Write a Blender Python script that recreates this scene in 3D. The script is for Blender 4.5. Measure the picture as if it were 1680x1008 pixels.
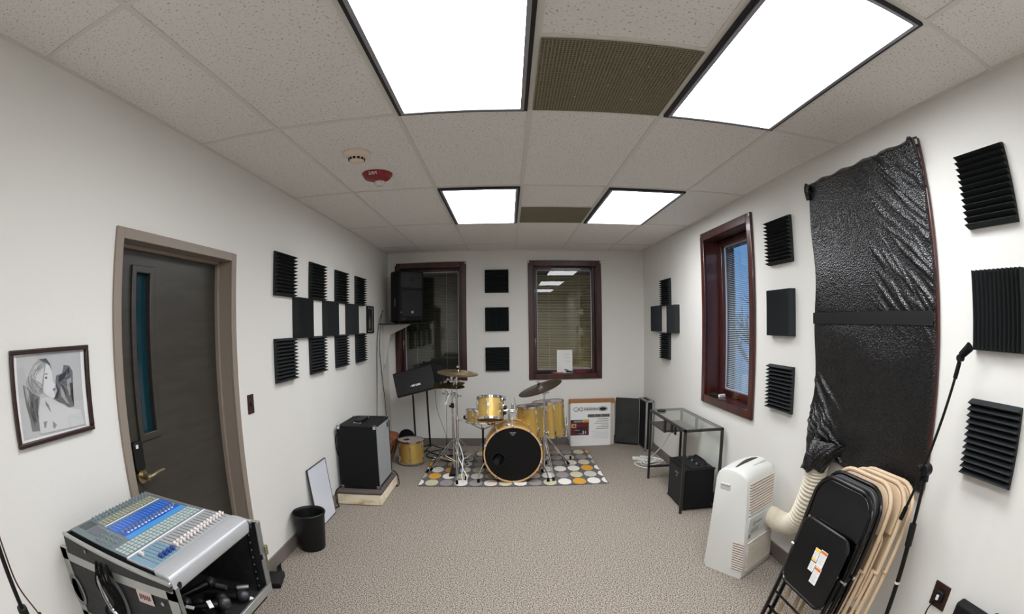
import bpy, bmesh, math, random
from mathutils import Vector, Matrix
random.seed(7)
sc = bpy.context.scene
for o in list(bpy.data.objects): bpy.data.objects.remove(o)
COL = sc.collection
PI = math.pi
# ---------------------------------------------------------------- camera (wide fisheye lens, looking down the room)
EYE = 1.5955
yaw, pitch, roll = .0038, -.0528, -.0124
cy_, sy_ = math.cos(yaw), math.sin(yaw); cp_, sp_ = math.cos(pitch), math.sin(pitch)
fw = Vector((sy_*cp_, cy_*cp_, sp_)); rt = Vector((cy_, -sy_, 0)); up = rt.cross(fw)
r2 = rt*math.cos(roll) + up*math.sin(roll); u2 = up*math.cos(roll) - rt*math.sin(roll)
cd = bpy.data.cameras.new('camera'); cam = bpy.data.objects.new('camera', cd); COL.objects.link(cam)
mw = Matrix((r2, u2, -fw)).transposed().to_4x4(); mw.translation = (0, 0, EYE); cam.matrix_world = mw
cd.type = 'PANO'
lens = cd if hasattr(cd, 'panorama_type') else cd.cycles
lens.panorama_type = 'FISHEYE_LENS_POLYNOMIAL'
cd.sensor_width = 36; cd.clip_start = .02
lens.fisheye_fov = math.radians(200)
lens.fisheye_polynomial_k0 = 0
lens.fisheye_polynomial_k1 = -0.05864557220636253
lens.fisheye_polynomial_k2 = -0.0005460494916797931
lens.fisheye_polynomial_k3 = 7.389119785760812e-05
lens.fisheye_polynomial_k4 = -2.845064962564379e-06
cd.shift_y = (574.64-504)/1008
cd.shift_x = (840-836.63)/1680
sc.camera = cam
# ---------------------------------------------------------------- world, exposure
w = bpy.data.worlds.new('dusk'); sc.world = w; w.use_nodes = True
nt = w.node_tree; bg = nt.nodes['Background']; bg.inputs[0].default_value = (.12, .30, .66, 1); bg.inputs[1].default_value = 1.15
sc.view_settings.view_transform = 'Standard'; sc.view_settings.look = 'None'
sc.view_settings.gamma = 1; sc.view_settings.use_curve_mapping = False
sc.view_settings.exposure = 0.0
PANEL = 12.0     # strength of the ceiling light panels
# ---------------------------------------------------------------- helpers
def lin(c):
    c = c/255.0
    return c/12.92 if c <= .04045 else ((c+.055)/1.055)**2.4
def rgb(r, g, b): return (lin(r), lin(g), lin(b), 1)
MATS = {}
def mat(name, c, rough=.5, metal=0., noise=None, bump=None, spec=.5, coat=0., sheen=0., emit=None):
    if name in MATS: return MATS[name]
    m = bpy.data.materials.new(name); m.use_nodes = True; t = m.node_tree; b = t.nodes['Principled BSDF']
    b.inputs['Base Color'].default_value = rgb(*c); b.inputs['Roughness'].default_value = rough
    b.inputs['Metallic'].default_value = metal; b.inputs['Specular IOR Level'].default_value = spec
    b.inputs['Coat Weight'].default_value = coat
    if emit:
        b.inputs['Emission Color'].default_value = rgb(*emit[0]); b.inputs['Emission Strength'].default_value = emit[1]
    tc = None
    def coords(sc3):
        nonlocal tc
        if tc is None: tc = t.nodes.new('ShaderNodeTexCoord')
        mp = t.nodes.new('ShaderNodeMapping'); mp.inputs['Scale'].default_value = sc3
        t.links.new(tc.outputs['Object'], mp.inputs[0]); return mp
    if noise:   # (colour2, scale3, detail, lo, hi)
        c2, s3, det, lo, hi = noise
        n = t.nodes.new('ShaderNodeTexNoise'); n.inputs['Detail'].default_value = det; n.inputs['Scale'].default_value = 1
        t.links.new(coords(s3).outputs[0], n.inputs[0])
        r = t.nodes.new('ShaderNodeMapRange'); r.inputs[1].default_value = lo; r.inputs[2].default_value = hi
        t.links.new(n.outputs[0], r.inputs[0])
        x = t.nodes.new('ShaderNodeMix'); x.data_type = 'RGBA'
        x.inputs[6].default_value = rgb(*c); x.inputs[7].default_value = rgb(*c2)
        t.links.new(r.outputs[0], x.inputs[0]); t.links.new(x.outputs[2], b.inputs['Base Color'])
    if bump:    # (scale3, detail, distance)
        s3, det, dist = bump
        n = t.nodes.new('ShaderNodeTexNoise'); n.inputs['Detail'].default_value = det; n.inputs['Scale'].default_value = 1
        t.links.new(coords(s3).outputs[0], n.inputs[0])
        bp = t.nodes.new('ShaderNodeBump'); bp.inputs['Distance'].default_value = dist; bp.inputs['Strength'].default_value = 1
        t.links.new(n.outputs[0], bp.inputs['Height']); t.links.new(bp.outputs[0], b.inputs['Normal'])
    MATS[name] = m; return m
def glassmat(name, tint, refl=.12, rough=.0, alpha=1.0):
    if name in MATS: return MATS[name]
    m = bpy.data.materials.new(name); m.use_nodes = True; t = m.node_tree; t.nodes.clear()
    o = t.nodes.new('ShaderNodeOutputMaterial'); tr = t.nodes.new('ShaderNodeBsdfTransparent'); g = t.nodes.new('ShaderNodeBsdfGlossy')
    tr.inputs[0].default_value = rgb(*tint); g.inputs['Roughness'].default_value = rough
    f = t.nodes.new('ShaderNodeLayerWeight'); f.inputs[0].default_value = .5
    pw = t.nodes.new('ShaderNodeMath'); pw.operation = 'POWER'; pw.inputs[1].default_value = 4
    mr = t.nodes.new('ShaderNodeMapRange'); mr.inputs[3].default_value = refl; mr.inputs[4].default_value = .9
    t.links.new(f.outputs['Facing'], pw.inputs[0]); t.links.new(pw.outputs[0], mr.inputs[0])
    x = t.nodes.new('ShaderNodeMixShader'); t.links.new(mr.outputs[0], x.inputs[0])
    t.links.new(tr.outputs[0], x.inputs[1]); t.links.new(g.outputs[0], x.inputs[2]); t.links.new(x.outputs[0], o.inputs[0])
    MATS[name] = m; return m

class MB:
    """collects shapes into one mesh"""
    def __init__(s): s.v = []; s.f = []; s.m = []; s.cur = 0
    def add(s, vs, fs):
        k = len(s.v); s.v += [tuple(v) for v in vs]; s.f += [tuple(i+k for i in f) for f in fs]; s.m += [s.cur]*len(fs); return s
    def box(s, x0, x1, y0, y1, z0, z1, M=None):
        vs = [Vector((x, y, z)) for x in (x0, x1) for y in (y0, y1) for z in (z0, z1)]
        if M is not None: vs = [M @ v for v in vs]
        return s.add(vs, [(0,1,3,2),(4,6,7,5),(0,4,5,1),(2,3,7,6),(0,2,6,4),(1,5,7,3)])
    def cyl(s, p0, p1, r0, r1=None, n=12, cap=True):
        p0, p1 = Vector(p0), Vector(p1); r1 = r0 if r1 is None else r1
        d = (p1-p0).normalized(); a = d.orthogonal().normalized(); b = d.cross(a)
        vs = []
        for p, r in ((p0, r0), (p1, r1)):
            vs += [p+(a*math.cos(2*PI*i/n)+b*math.sin(2*PI*i/n))*r for i in range(n)]
        fs = [(i, (i+1) % n, n+(i+1) % n, n+i) for i in range(n)]
        if cap: fs += [tuple(range(n-1, -1, -1)), tuple(range(n, 2*n))]
        return s.add(vs, fs)
    def tube(s, pts, r, n=8, smooth=0, cap=True):
        pts = [Vector(p) for p in pts]
        if smooth: pts = catmull(pts, smooth)
        N = len(pts); rf = r if callable(r) else (lambda t: r)
        d = (pts[1]-pts[0]).normalized(); a = d.orthogonal().normalized(); vs = []
        for i, p in enumerate(pts):
            t = (pts[min(i+1, N-1)]-pts[max(i-1, 0)]).normalized()
            a = (a - t*a.dot(t)); a = a.normalized() if a.length > 1e-6 else t.orthogonal().normalized()
            b = t.cross(a); R = rf(i/(N-1))
            vs += [p+(a*math.cos(2*PI*k/n)+b*math.sin(2*PI*k/n))*R for k in range(n)]
        fs = [(i*n+k, i*n+(k+1) % n, (i+1)*n+(k+1) % n, (i+1)*n+k) for i in range(N-1) for k in range(n)]
        if cap: fs += [tuple(range(n-1, -1, -1)), tuple(range((N-1)*n, N*n))]
        return s.add(vs, fs)
    def lathe(s, prof, n=32, M=None, a0=0, a1=2*PI):
        vs = []; full = abs(a1-a0-2*PI) < 1e-6; seg = n if full else n+1
        for r, z in prof:
            for i in range(seg):
                t = a0+(a1-a0)*i/n; vs.append(Vector((r*math.cos(t), r*math.sin(t), z)))
        if M is not None: vs = [M @ v for v in vs]
        fs = []
        for j in range(len(prof)-1):
            for i in range(n):
                i2 = (i+1) % seg
                fs.append((j*seg+i, j*seg+i2, (j+1)*seg+i2, (j+1)*seg+i))
        return s.add(vs, fs)
    def prism(s, poly, d0, d1, M=None):
        """polygon in local XY pulled along Z"""
        n = len(poly); vs = [Vector((x, y, d0)) for x, y in poly]+[Vector((x, y, d1)) for x, y in poly]
        if M is not None: vs = [M @ v for v in vs]
        return s.add(vs, [tuple(range(n-1, -1, -1)), tuple(range(n, 2*n))]+[(i, (i+1) % n, n+(i+1) % n, n+i) for i in range(n)])
    def build(s, name, m, parent=None, bevel=0, seg=2, ang=35, smooth=True, label=None, kind=None):
        me = bpy.data.meshes.new(name); me.from_pydata(s.v, [], s.f)
        ms = m if isinstance(m, (list, tuple)) else [m]
        for x in ms: me.materials.append(x)
        if len(ms) > 1: me.polygons.foreach_set('material_index', s.m)
        bm = bmesh.new(); bm.from_mesh(me); bmesh.ops.recalc_face_normals(bm, faces=bm.faces); bm.to_mesh(me); bm.free()
        if smooth:
            me.polygons.foreach_set('use_smooth', [True]*len(me.polygons)); me.set_sharp_from_angle(angle=math.radians(ang))
        o = bpy.data.objects.new(name, me); COL.objects.link(o)
        if parent: o.parent = parent
        if bevel:
            b = o.modifiers.new('b', 'BEVEL'); b.width = bevel; b.segments = seg; b.limit_method = 'ANGLE'; b.angle_limit = math.radians(40)
        if label: o['label'] = label
        if kind: o['kind'] = kind
        return o
def catmull(p, k):
    out = []; n = len(p)
    for i in range(n-1):
        a, b, c, d = p[max(i-1, 0)], p[i], p[i+1], p[min(i+2, n-1)]
        for j in range(k):
            t = j/k; out.append(.5*((2*b)+(c-a)*t+(2*a-5*b+4*c-d)*t*t+(3*b-a-3*c+d)*t**3))
    out.append(p[-1]); return out
def thing(name, label, cat, loc=(0, 0, 0), rot=(0, 0, 0), group=None):
    o = bpy.data.objects.new(name, None); COL.objects.link(o); o.empty_display_size = .05
    o.location = loc; o.rotation_euler = rot; return tag(o, label, cat, group)
def tag(o, label, cat, group=None):
    o['label'] = label; o['category'] = cat
    if group: o['group'] = group
    return o
def struct(o): o['kind'] = 'structure'; return o
def axes(x, y, z, loc):
    m = Matrix((x, y, z)).transposed().to_4x4(); m.translation = loc; return m
def dup(root, loc=None, rot=None, label=None, mats=None):
    r = root.copy(); COL.objects.link(r)
    if loc is not None: r.location = loc
    if rot is not None: r.rotation_euler = rot
    if label: r['label'] = label
    for ch in [c for c in root.children]:
        c = ch.copy(); COL.objects.link(c); c.parent = r
        for g in [q for q in ch.children]:
            d = g.copy(); COL.objects.link(d); d.parent = c
    return r
def text(name, body, size, m, parent, M, mirror=True, ext=.0004, align='CENTER', sx=1.0):
    cu = bpy.data.curves.new(name, 'FONT'); cu.body = body; cu.size = size; cu.extrude = ext
    cu.align_x = align; cu.align_y = 'CENTER'; cu.materials.append(m)
    o = bpy.data.objects.new(name, cu); COL.objects.link(o)
    me = bpy.data.meshes.new_from_object(o.evaluated_get(bpy.context.evaluated_depsgraph_get())); bpy.data.objects.remove(o)
    o = bpy.data.objects.new(name, me); COL.objects.link(o)
    if parent: o.parent = parent
    o.matrix_local = M @ Matrix.Diagonal((-sx if mirror else sx, 1, 1, 1)); return o
def rrect(x0, x1, y0, y1, r, n=5):
    p = []
    for cx, cy, a in ((x1-r, y1-r, 0), (x0+r, y1-r, 90), (x0+r, y0+r, 180), (x1-r, y0+r, 270)):
        p += [(cx+r*math.cos(math.radians(a+90*i/n)), cy+r*math.sin(math.radians(a+90*i/n))) for i in range(n+1)]
    return p
# ---------------------------------------------------------------- materials
WALL = mat('wall_paint', (224, 222, 217), .6, bump=((260, 260, 260), 2, .0006), spec=.25)
CEILM = mat('ceiling_tile', (228, 225, 221), .9, noise=((168, 164, 160), (95, 95, 95), 2, .60, .70), bump=((60, 60, 60), 2, .0016), spec=.1)
GRID = mat('grid_metal', (212, 210, 202), .5)
CARPET = mat('carpet', (178, 168, 156), .95, noise=((72, 64, 58), (130, 130, 130), 2, .40, .62), bump=((170, 170, 170), 1, .003), spec=.05)
BASEM = mat('baseboard_rubber', (112, 103, 97), .55)
WOOD = mat('mahogany', (74, 30, 24), .28, noise=((38, 15, 14), (9, 9, 1.2), 4, .35, .65), coat=.3)
WOODH = mat('mahogany_cross', (74, 30, 24), .28, noise=((38, 15, 14), (1.2, 9, 9), 4, .35, .65), coat=.3)
FOAM = mat('acoustic_foam', (48, 51, 52), .95, bump=((900, 900, 900), 1, .0004), spec=.1)
BLACK = mat('black_vinyl', (17, 17, 19), .65, spec=.25, bump=((700, 700, 700), 2, .0003))
BLACKM = mat('black_metal', (11, 11, 12), .4, spec=.35)
BLACKP = mat('black_plastic', (15, 15, 17), .5, spec=.35)
RUBBER = mat('black_rubber', (14, 14, 14), .8, spec=.2)
CHROME = mat('chrome', (215, 215, 218), .12, 1.)
ALU = mat('brushed_aluminium', (188, 190, 188), .35, .85)
ALUD = mat('alu_dull', (150, 152, 152), .45, .8)
GOLD = mat('gold_sparkle', (206, 168, 82), .38, .55, noise=((240, 214, 140), (500, 500, 500), 2, .5, .7), coat=.4)
WHITE = mat('white_plastic', (226, 226, 220), .35)
PAPER = mat('white_paper', (232, 232, 230), .8)
BRASS = mat('brass', (168, 154, 122), .3, .9)
CYMB = mat('cymbal_bronze', (214, 190, 156), .3, .9, noise=((140, 116, 76), (4, 4, 90), 2, .4, .6))
CYMBD = mat('cymbal_dark', (92, 78, 62), .34, .85)
def plain(n, c, r=.5, me=0.): return mat(n, c, r, me)
# ---------------------------------------------------------------- room shell
XL, XR, YB, ZC = -1.5873, 1.8188, 6.17, 2.5778
YF = -2.45
TH = .30
def wall(name, horiz, u0, u1, holes, place):
    """slab with openings; place(u0,u1,z0,z1) -> box args"""
    us = sorted({u0, u1}|{h[0] for h in holes}|{h[1] for h in holes}); zs = sorted({0, ZC}|{h[2] for h in holes}|{h[3] for h in holes})
    b = MB()
    for i in range(len(us)-1):
        for j in range(len(zs)-1):
            a, c = (us[i]+us[i+1])/2, (zs[j]+zs[j+1])/2
            if any(h[0] < a < h[1] and h[2] < c < h[3] for h in holes): continue
            b.box(*place(us[i], us[i+1], zs[j], zs[j+1]))
    return struct(b.build(name, WALL, smooth=False))
DOORH = (1.505, 2.417, 0, 1.998)
wall('wall_left', 0, YF-TH, YB+TH, [DOORH], lambda a, b, c, d: (XL-TH, XL, a, b, c, d))
W3 = (3.24, 4.09, .945, 2.365); W4 = (1.48, 2.32, .945, 2.365)
wall('wall_right', 0, YF-TH, YB+TH, [W3, W4], lambda a, b, c, d: (XR, XR+TH, a, b, c, d))
W1 = (-1.42, -.60, .95, 2.365); W2 = (.335, 1.165, .95, 2.365)
wall('wall_back', 0, XL, XR, [W1, W2], lambda a, b, c, d: (a, b, YB, YB+TH, c, d))
wall('wall_front', 0, XL, XR, [], lambda a, b, c, d: (a, b, YF-TH, YF, c, d))
struct(MB().box(XL-TH, XR+TH, YF-TH, YB+TH, -.1, 0).build('floor', CARPET, smooth=False))
# ceiling tiles and grid
TT = .6096; GX = .1118; GY = 2.0212
struct(MB().box(XL-TH, XR+TH, YF-TH, YB+TH, ZC, ZC+.08).build('ceiling', CEILM, smooth=False))
g = MB(); wv = .012
xs = [GX+k*TT for k in range(-2, 3)]
rows = [GY+2*TT*k for k in range(-3, 4)]
for x in xs: g.box(x-wv, x+wv, YF, YB, ZC-.004, ZC+.002)
for y in rows: g.box(XL, XR, y-wv, y+wv, ZC-.0045, ZC+.002)
for y in (GY-TT, GY+3*TT): g.box(GX, GX+TT, y-wv, y+wv, ZC-.0042, ZC+.002)
for x0, x1, y0, y1 in ((XL, XL+.02, YF, YB), (XR-.02, XR, YF, YB), (XL, XR, YB-.02, YB), (XL, XR, YF, YF+.02)): g.box(x0, x1, y0, y1, ZC-.0035, ZC+.002)
struct(g.build('trim_1', GRID, smooth=False))
for n, a in (('left', (XL, XL+.012, YF, 1.457, 0, .104)), ('left', (XL, XL+.012, 2.466, YB, 0, .104)), ('right', (XR-.012, XR, YF, YB, 0, .104)),
             ('back', (XL, XR, YB-.012, YB, 0, .104)), ('front', (XL, XR, YF, YF+.012, 0, .104))):
    struct(MB().box(*a).build('baseboard_'+n, BASEM, bevel=.003))
# ---------------------------------------------------------------- door
DFR = mat('door_frame_paint', (140, 128, 116), .45); DLEAF = mat('door_leaf_paint', (60, 56, 50), .4, noise=((50, 47, 41), (4, 4, 30), 3, .3, .7))
TEAL = mat('teal_dark_glass', (18, 52, 62), .08, spec=.6)
dr = struct(thing('door_1', 'dark grey brown door with a narrow window, in the left wall', 'door', (XL, 0, 0)))
b = MB()
b.box(-.02, .014, 1.457, 1.505, 0, 2.045); b.box(-.02, .014, 2.417, 2.466, 0, 2.045); b.box(-.02, .014, 1.505, 2.417, 1.998, 2.045)
b.box(-TH, -.0, 1.49, 1.5055, 0, 2.0); b.box(-TH, 0, 2.4165, 2.43, 0, 2.0); b.box(-TH, 0, 1.49, 2.43, 1.9975, 2.01)
b.box(-TH+.02, -.075, 1.505, 1.522, 0, 1.998); b.box(-TH+.02, -.075, 2.4, 2.417, 0, 1.998); b.box(-TH+.02, -.075, 1.505, 2.417, 1.981, 1.998)
b.build('door_frame', DFR, dr, bevel=.003)
X0, X1 = -.145, -.1
b = MB(); gy0, gy1, gz0, gz1 = 1.70, 1.81, 1.135, 1.885
b.box(X0, X1, 1.522, gy0, .01, 1.981); b.box(X0, X1, gy1, 2.4, .01, 1.981); b.box(X0, X1, gy0, gy1, .01, gz0); b.box(X0, X1, gy0, gy1, gz1, 1.981)
lf = b.build('door_leaf', DLEAF, dr)
b = MB()
for q in ((gy0-.028, gy0+.004, gz0-.028, gz1+.028), (gy1-.004, gy1+.032, gz0-.028, gz1+.028), (gy0, gy1, gz0-.028, gz0+.006), (gy0, gy1, gz1-.006, gz1+.028)):
    b.box(X1-.002, X1+.014, q[0], q[1], q[2], q[3])
b.build('window_frame', DLEAF, lf, bevel=.004)
MB().box(X1-.03, X1-.022, gy0, gy1, gz0, gz1).build('glass', TEAL, lf)
b = MB(); b.prism(rrect(1.598, 1.668, .985, 1.12, .02), X1, X1+.03, Matrix(((0,0,1,0),(1,0,0,0),(0,1,0,0),(0,0,0,1))))
kp = b.build('keypad_lock', BLACKP, dr, bevel=.004)
MB().box(X1+.03, X1+.036, 1.612, 1.628, 1.092, 1.108).build('lock_button', WHITE, kp)
b = MB(); b.cyl((X1, 1.645, .955), (X1+.02, 1.645, .955), .034, n=24); b.cyl((X1, 1.645, .955), (X1+.062, 1.645, .955), .015)
b.tube([(X1+.056, 1.64, .955), (X1+.062, 1.68, .958), (X1+.058, 1.73, .962), (X1+.056, 1.775, .96)], lambda t: .011-.004*t, smooth=4)
b.build('handle', BRASS, dr)
b = MB(); b.box(-.074, -.06, 1.5055, 1.53, 1.95, 1.972); b.build('door_silencer', WHITE, dr)
# ---------------------------------------------------------------- windows
GLASSB = glassmat('window_glass', (240, 240, 232), .085)
BLINDR = mat('blind_beige', (176, 166, 130), .6); BLINDL = mat('blind_grey', (74, 76, 70), .6); BLINDW = mat('blind_white', (205, 212, 222), .6)
SEAL = mat('window_seal', (178, 178, 186), .4)
def window(n, W, side, blind, pitch=.0165, ang=62, depth=.10, gd=.012, sw=.048):
    """W = opening (u0,u1,z0,z1); side 'B' back wall (u=x, inward -y) or 'R' right wall (u=y, inward -x)"""
    u0, u1, z0, z1 = W
    if side == 'B': M = Matrix(((1,0,0,0),(0,-1,0,YB),(0,0,1,0),(0,0,0,1)))      # local x=u, y=toward the room, z
    else: M = Matrix(((0,-1,0,XR),(1,0,0,0),(0,0,1,0),(0,0,0,1)))
    r = bpy.data.objects.new('window_%d' % n, None); COL.objects.link(r); struct(r)
    def B(): return MB()
    cw, ct = .068, .022
    f = MB()
    for a in ((u0-cw, u0+.004, z0-cw, z1+cw), (u1-.004, u1+cw, z0-cw, z1+cw), (u0+.004, u1-.004, z1-.004, z1+cw), (u0+.004, u1-.004, z0-cw, z0+.004)):
        f.box(a[0], a[1], 0, ct, a[2], a[3], M)
    f.build('window_casing', WOOD, r, bevel=.006)
    d = depth
    j = MB()
    j.box(u0-.012, u0+.006, -TH, 0, z0, z1, M); j.box(u1-.006, u1+.012, -TH, 0, z0, z1, M); j.box(u0, u1, -TH, 0, z1-.006, z1+.012, M); j.box(u0, u1, -TH, 0, z0-.012, z0+.006, M)
    j.build('window_jamb', WOOD, r)
    s = MB(); e = .006
    for a in ((u0+e, u0+sw, z0+e, z1-e), (u1-sw, u1-e, z0+e, z1-e), (u0+sw, u1-sw, z1-sw, z1-e), (u0+sw, u1-sw, z0+e, z0+sw)):
        s.box(a[0], a[1], -d-.03-gd, -d, a[2], a[3], M)
    s.build('window_sash', WOOD, r, bevel=.005)
    q0, q1, v0, v1 = u0+sw, u1-sw, z0+sw, z1-sw
    s = MB(); t = .009
    for a in ((q0, q0+t, v0, v1), (q1-t, q1, v0, v1), (q0, q1, v1-t, v1), (q0, q1, v0, v0+t)): s.box(a[0], a[1], -d-gd-.010, -d-gd+.002, a[2], a[3], M)
    s.build('glazing_seal', SEAL, r)
    MB().add([M @ Vector(p) for p in ((q0, -d-gd-.008, v0), (q1, -d-gd-.008, v0), (q1, -d-gd-.008, v1), (q0, -d-gd-.008, v1))], [(0, 1, 2, 3)]).build('glass', GLASSB, r, smooth=False)
    if blind:
        s = MB(); k = int((v1-v0-.06)/pitch); ca, sa = math.cos(math.radians(ang)), math.sin(math.radians(ang)); hw = .0095
        for i in range(k):
            z = v0+.02+i*pitch
            vs = [M @ Vector((x, -d-gd-.024-yy*ca, z+yy*sa)) for x in (q0+.004, q1-.004) for yy in (-hw, hw)]
            s.add(vs, [(0, 1, 3, 2)])
        s.build('blind_slats', blind, r, smooth=False)
        h = MB().box(q0+.002, q1-.002, -d-gd-.037, -d-gd-.015, v1-.028, v1-.002, M).build('blind_head_rail', plain('rail', (60, 60, 60)), r)
        s = MB()
        for x in (q0+(q1-q0)*.22, q0+(q1-q0)*.78): s.cyl(M @ Vector((x, -d-gd-.0145, v0)), M @ Vector((x, -d-gd-.0145, v1)), .0008, n=5)
        s.build('blind_cord', WHITE, r)
    s = MB(); x = q0+(q1-q0)*.56
    s.box(x-.03, x+.05, -d+.0, -d+.014, z0+.012, z0+.03, M); s.tube([M @ Vector(p) for p in ((x, -d+.01, z0+.03), (x-.02, -d+.03, z0+.045), (x-.055, -d+.035, z0+.05))], .005, smooth=3)
    s.build('crank_handle', BLACKM if side == 'B' else plain('bronze', (120, 90, 60), .4, .6), r)
    s = MB(); s.box(u0+.014, u0+.03, -d, -d+.012, z0+.40, z0+.46, M); s.tube([M @ Vector(p) for p in ((u0+.022, -d+.012, z0+.45), (u0+.02, -d+.03, z0+.40), (u0+.022, -d+.024, z0+.35))], .004, smooth=3)
    s.build('sash_lock', plain('bronze2', (170, 150, 120), .35, .6), r)
    for uu, zz in ((u0-cw+.01, z1+cw-.02), (u1+cw-.01, z1+cw-.02)): MB().box(uu-.006, uu+.006, ct, ct+.006, zz-.012, zz+.012, M).build('corner_clip', WHITE, r)
    return r
window(1, W1, 'B', BLINDL, ang=38, pitch=.0205)
window(2, W2, 'B', BLINDR, ang=38, pitch=.0205)
window(3, W3, 'R', BLINDW, ang=24, depth=.135, gd=.035, sw=.062)
window(4, W4, 'R', None, depth=.135, gd=.035, sw=.062)
# beyond the windows: added next-door room shell blocking sky light, then garden at dusk
BEY = mat('sky_block_dark', (60, 56, 44), .8)
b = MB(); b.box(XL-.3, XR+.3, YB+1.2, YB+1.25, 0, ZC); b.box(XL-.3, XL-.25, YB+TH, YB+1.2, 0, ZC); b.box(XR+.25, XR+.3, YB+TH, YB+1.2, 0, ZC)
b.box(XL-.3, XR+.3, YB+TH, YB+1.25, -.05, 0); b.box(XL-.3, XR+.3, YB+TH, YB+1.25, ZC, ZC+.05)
struct(b.build('sky_block_shell', BEY, smooth=False))
struct(MB().box(XR+TH+.01, XR+9, -5, 12, -.75, -.7).build('ground_outside', mat('snowy_ground', (190, 200, 215), .9, noise=((90, 95, 100), (1, 1, 1), 4, .4, .6)), smooth=False))
BARK = mat('bark', (58, 50, 46), .9)
def branch(b, p, d, L, r, k):
    q = p+d*L; mid = p+d*L*.5+Vector((random.uniform(-.05, .05),)*3)*L
    b.tube([p, mid, q], lambda t: r*(1-.4*t), n=6, smooth=2)
    if k == 0: return
    for i in range(3):
        a = d+Vector((random.uniform(-.7, .7), random.uniform(-.7, .7), random.uniform(-.2, .6)))
        branch(b, p+d*L*random.uniform(.5, 1), a.normalized(), L*random.uniform(.55, .75), r*.55, k-1)
for i, (x, y) in enumerate(((4.2, 6.6), (5.6, 7.9))):
    t = thing('bare_tree', ('bare tree with dark branches outside, nearer the window with the white blinds', 'bare tree standing further out beyond the window with the white blinds')[i], 'tree', (x, y, -.72), group='trees outside')
    b = MB(); branch(b, Vector((0, 0, 0)), Vector((0, 0, 1)), 1.3, .13, 5); b.build('trunk', BARK, t)
# ---------------------------------------------------------------- ceiling lights, grilles, detectors
DIFF = bpy.data.materials.new('diffuser'); DIFF.use_nodes = True
t_ = DIFF.node_tree; t_.nodes.clear(); e_ = t_.nodes.new('ShaderNodeEmission'); o_ = t_.nodes.new('ShaderNodeOutputMaterial')
e_.inputs[0].default_value = (.98, 1, 1.035, 1); t_.links.new(e_.outputs[0], o_.inputs[0])
ge_ = t_.nodes.new('ShaderNodeNewGeometry'); dp_ = t_.nodes.new('ShaderNodeVectorMath'); dp_.operation = 'DOT_PRODUCT'   # prismatic lens: brightest straight down
t_.links.new(ge_.outputs['Normal'], dp_.inputs[0]); t_.links.new(ge_.outputs['Incoming'], dp_.inputs[1])
ml_ = t_.nodes.new('ShaderNodeMath'); ml_.operation = 'MULTIPLY_ADD'; ml_.inputs[1].default_value = PANEL; ml_.inputs[2].default_value = PANEL*.62
t_.links.new(dp_.outputs['Value'], ml_.inputs[0]); t_.links.new(ml_.outputs[0], e_.inputs[1])
LRIM = mat('light_rim', (150, 150, 156), .4, .3); LGAP = plain('light_gap', (14, 14, 18), .6)
def ring(b, x0, x1, y0, y1, w_, z0, z1):
    b.box(x0, x1, y0, y0+w_, z0, z1); b.box(x0, x1, y1-w_, y1, z0, z1); b.box(x0, x0+w_, y0+w_, y1-w_, z0, z1); b.box(x1-w_, x1, y0+w_, y1-w_, z0, z1)
def light():
    t = thing('ceiling_light', '', 'ceiling light', group='fluorescent ceiling panels')
    a, c = TT/2-.013, TT-.013
    b = MB(); ring(b, -a, a, -c, c, .016, -.012, 0); b.build('frame', LGAP, t)
    b = MB(); ring(b, -a+.016, a-.016, -c+.016, c-.016, .016, -.016, -.002); b.build('rim', LRIM, t)
    MB().box(-a+.032, a-.032, -c+.032, c-.032, -.010, -.004).build('diffuser', DIFF, t, smooth=False)
    return t
L0 = light()
lp = [(-1, -1, 'bright ceiling light panel nearest the camera on the left, cut by the top edge'), (1, -1, 'bright ceiling light panel nearest the camera on the right, beside the large perforated grille'),
      (-1, 3, 'small looking bright ceiling panel at the far left, above the drum kit'), (1, 3, 'small looking bright ceiling panel at the far right, beside the small grille'),
      (-1, -5, 'bright ceiling light panel behind the camera on the left'), (1, -5, 'bright ceiling light panel behind the camera on the right')]
for i, (kx, ky, lb) in enumerate(lp):
    o = L0 if i == 0 else dup(L0)
    o.location = (GX+TT*(-.5 if kx < 0 else 1.5), GY+TT*ky, ZC-.004); o['label'] = lb
GRILL = mat('grille_olive', (132, 126, 102), .6, .2)
def grille(y0, lb, holes):
    t = thing('air_vent', lb, 'vent', (GX+TT/2, y0+TT/2, ZC-.004), group='ceiling vents'); a = TT/2-.013
    MB().box(-a, a, -a, a, -.003, .0).build('vent_backing', plain('vent_dark', (70, 66, 50), .7), t)
    b = MB(); n = holes; s = 2*a/n
    for i in range(n+1): b.box(-a, a, -a+i*s-s*.17, -a+i*s+s*.17, -.006, -.003)
    for i in range(n+1): b.box(-a+i*s-s*.17, -a+i*s+s*.17, -a, a, -.0062, -.003)
    b.build('perforated_plate', GRILL, t, smooth=False)
    for x, y in ((-.5, .5), (.5, .5), (-.5, -.5), (.5, -.5), (0, .1)): MB().cyl((x*.84*a, y*a, -.008), (x*.84*a, y*a, -.006), .0035, n=8).build('screw', ALU, t)
grille(GY-TT, 'large square perforated ceiling vent between the two nearest light panels', 44)
grille(GY+3*TT, 'small looking perforated ceiling vent between the two far light panels', 44)
t = thing('smoke_detector', 'off white round smoke detector on the ceiling', 'smoke detector', (-.83, 2.47, ZC))
MB().lathe([(0, 0), (.078, 0), (.078, -.012), (.066, -.022), (.05, -.03)], 32).build('base', mat('cream', (222, 206, 190), .5), t)
MB().lathe([(.05, -.028), (.042, -.05), (.03, -.062), (0, -.064)], 32).build('head', MATS['cream'], t)
b = MB()
for i in range(12):
    a = 2*PI*i/12; b.box(-.008, .008, .0405, .0475, -.048, -.036, Matrix.Rotation(a, 4, 'Z'))
b.build('sensor_slots', BLACKP, t)
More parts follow.
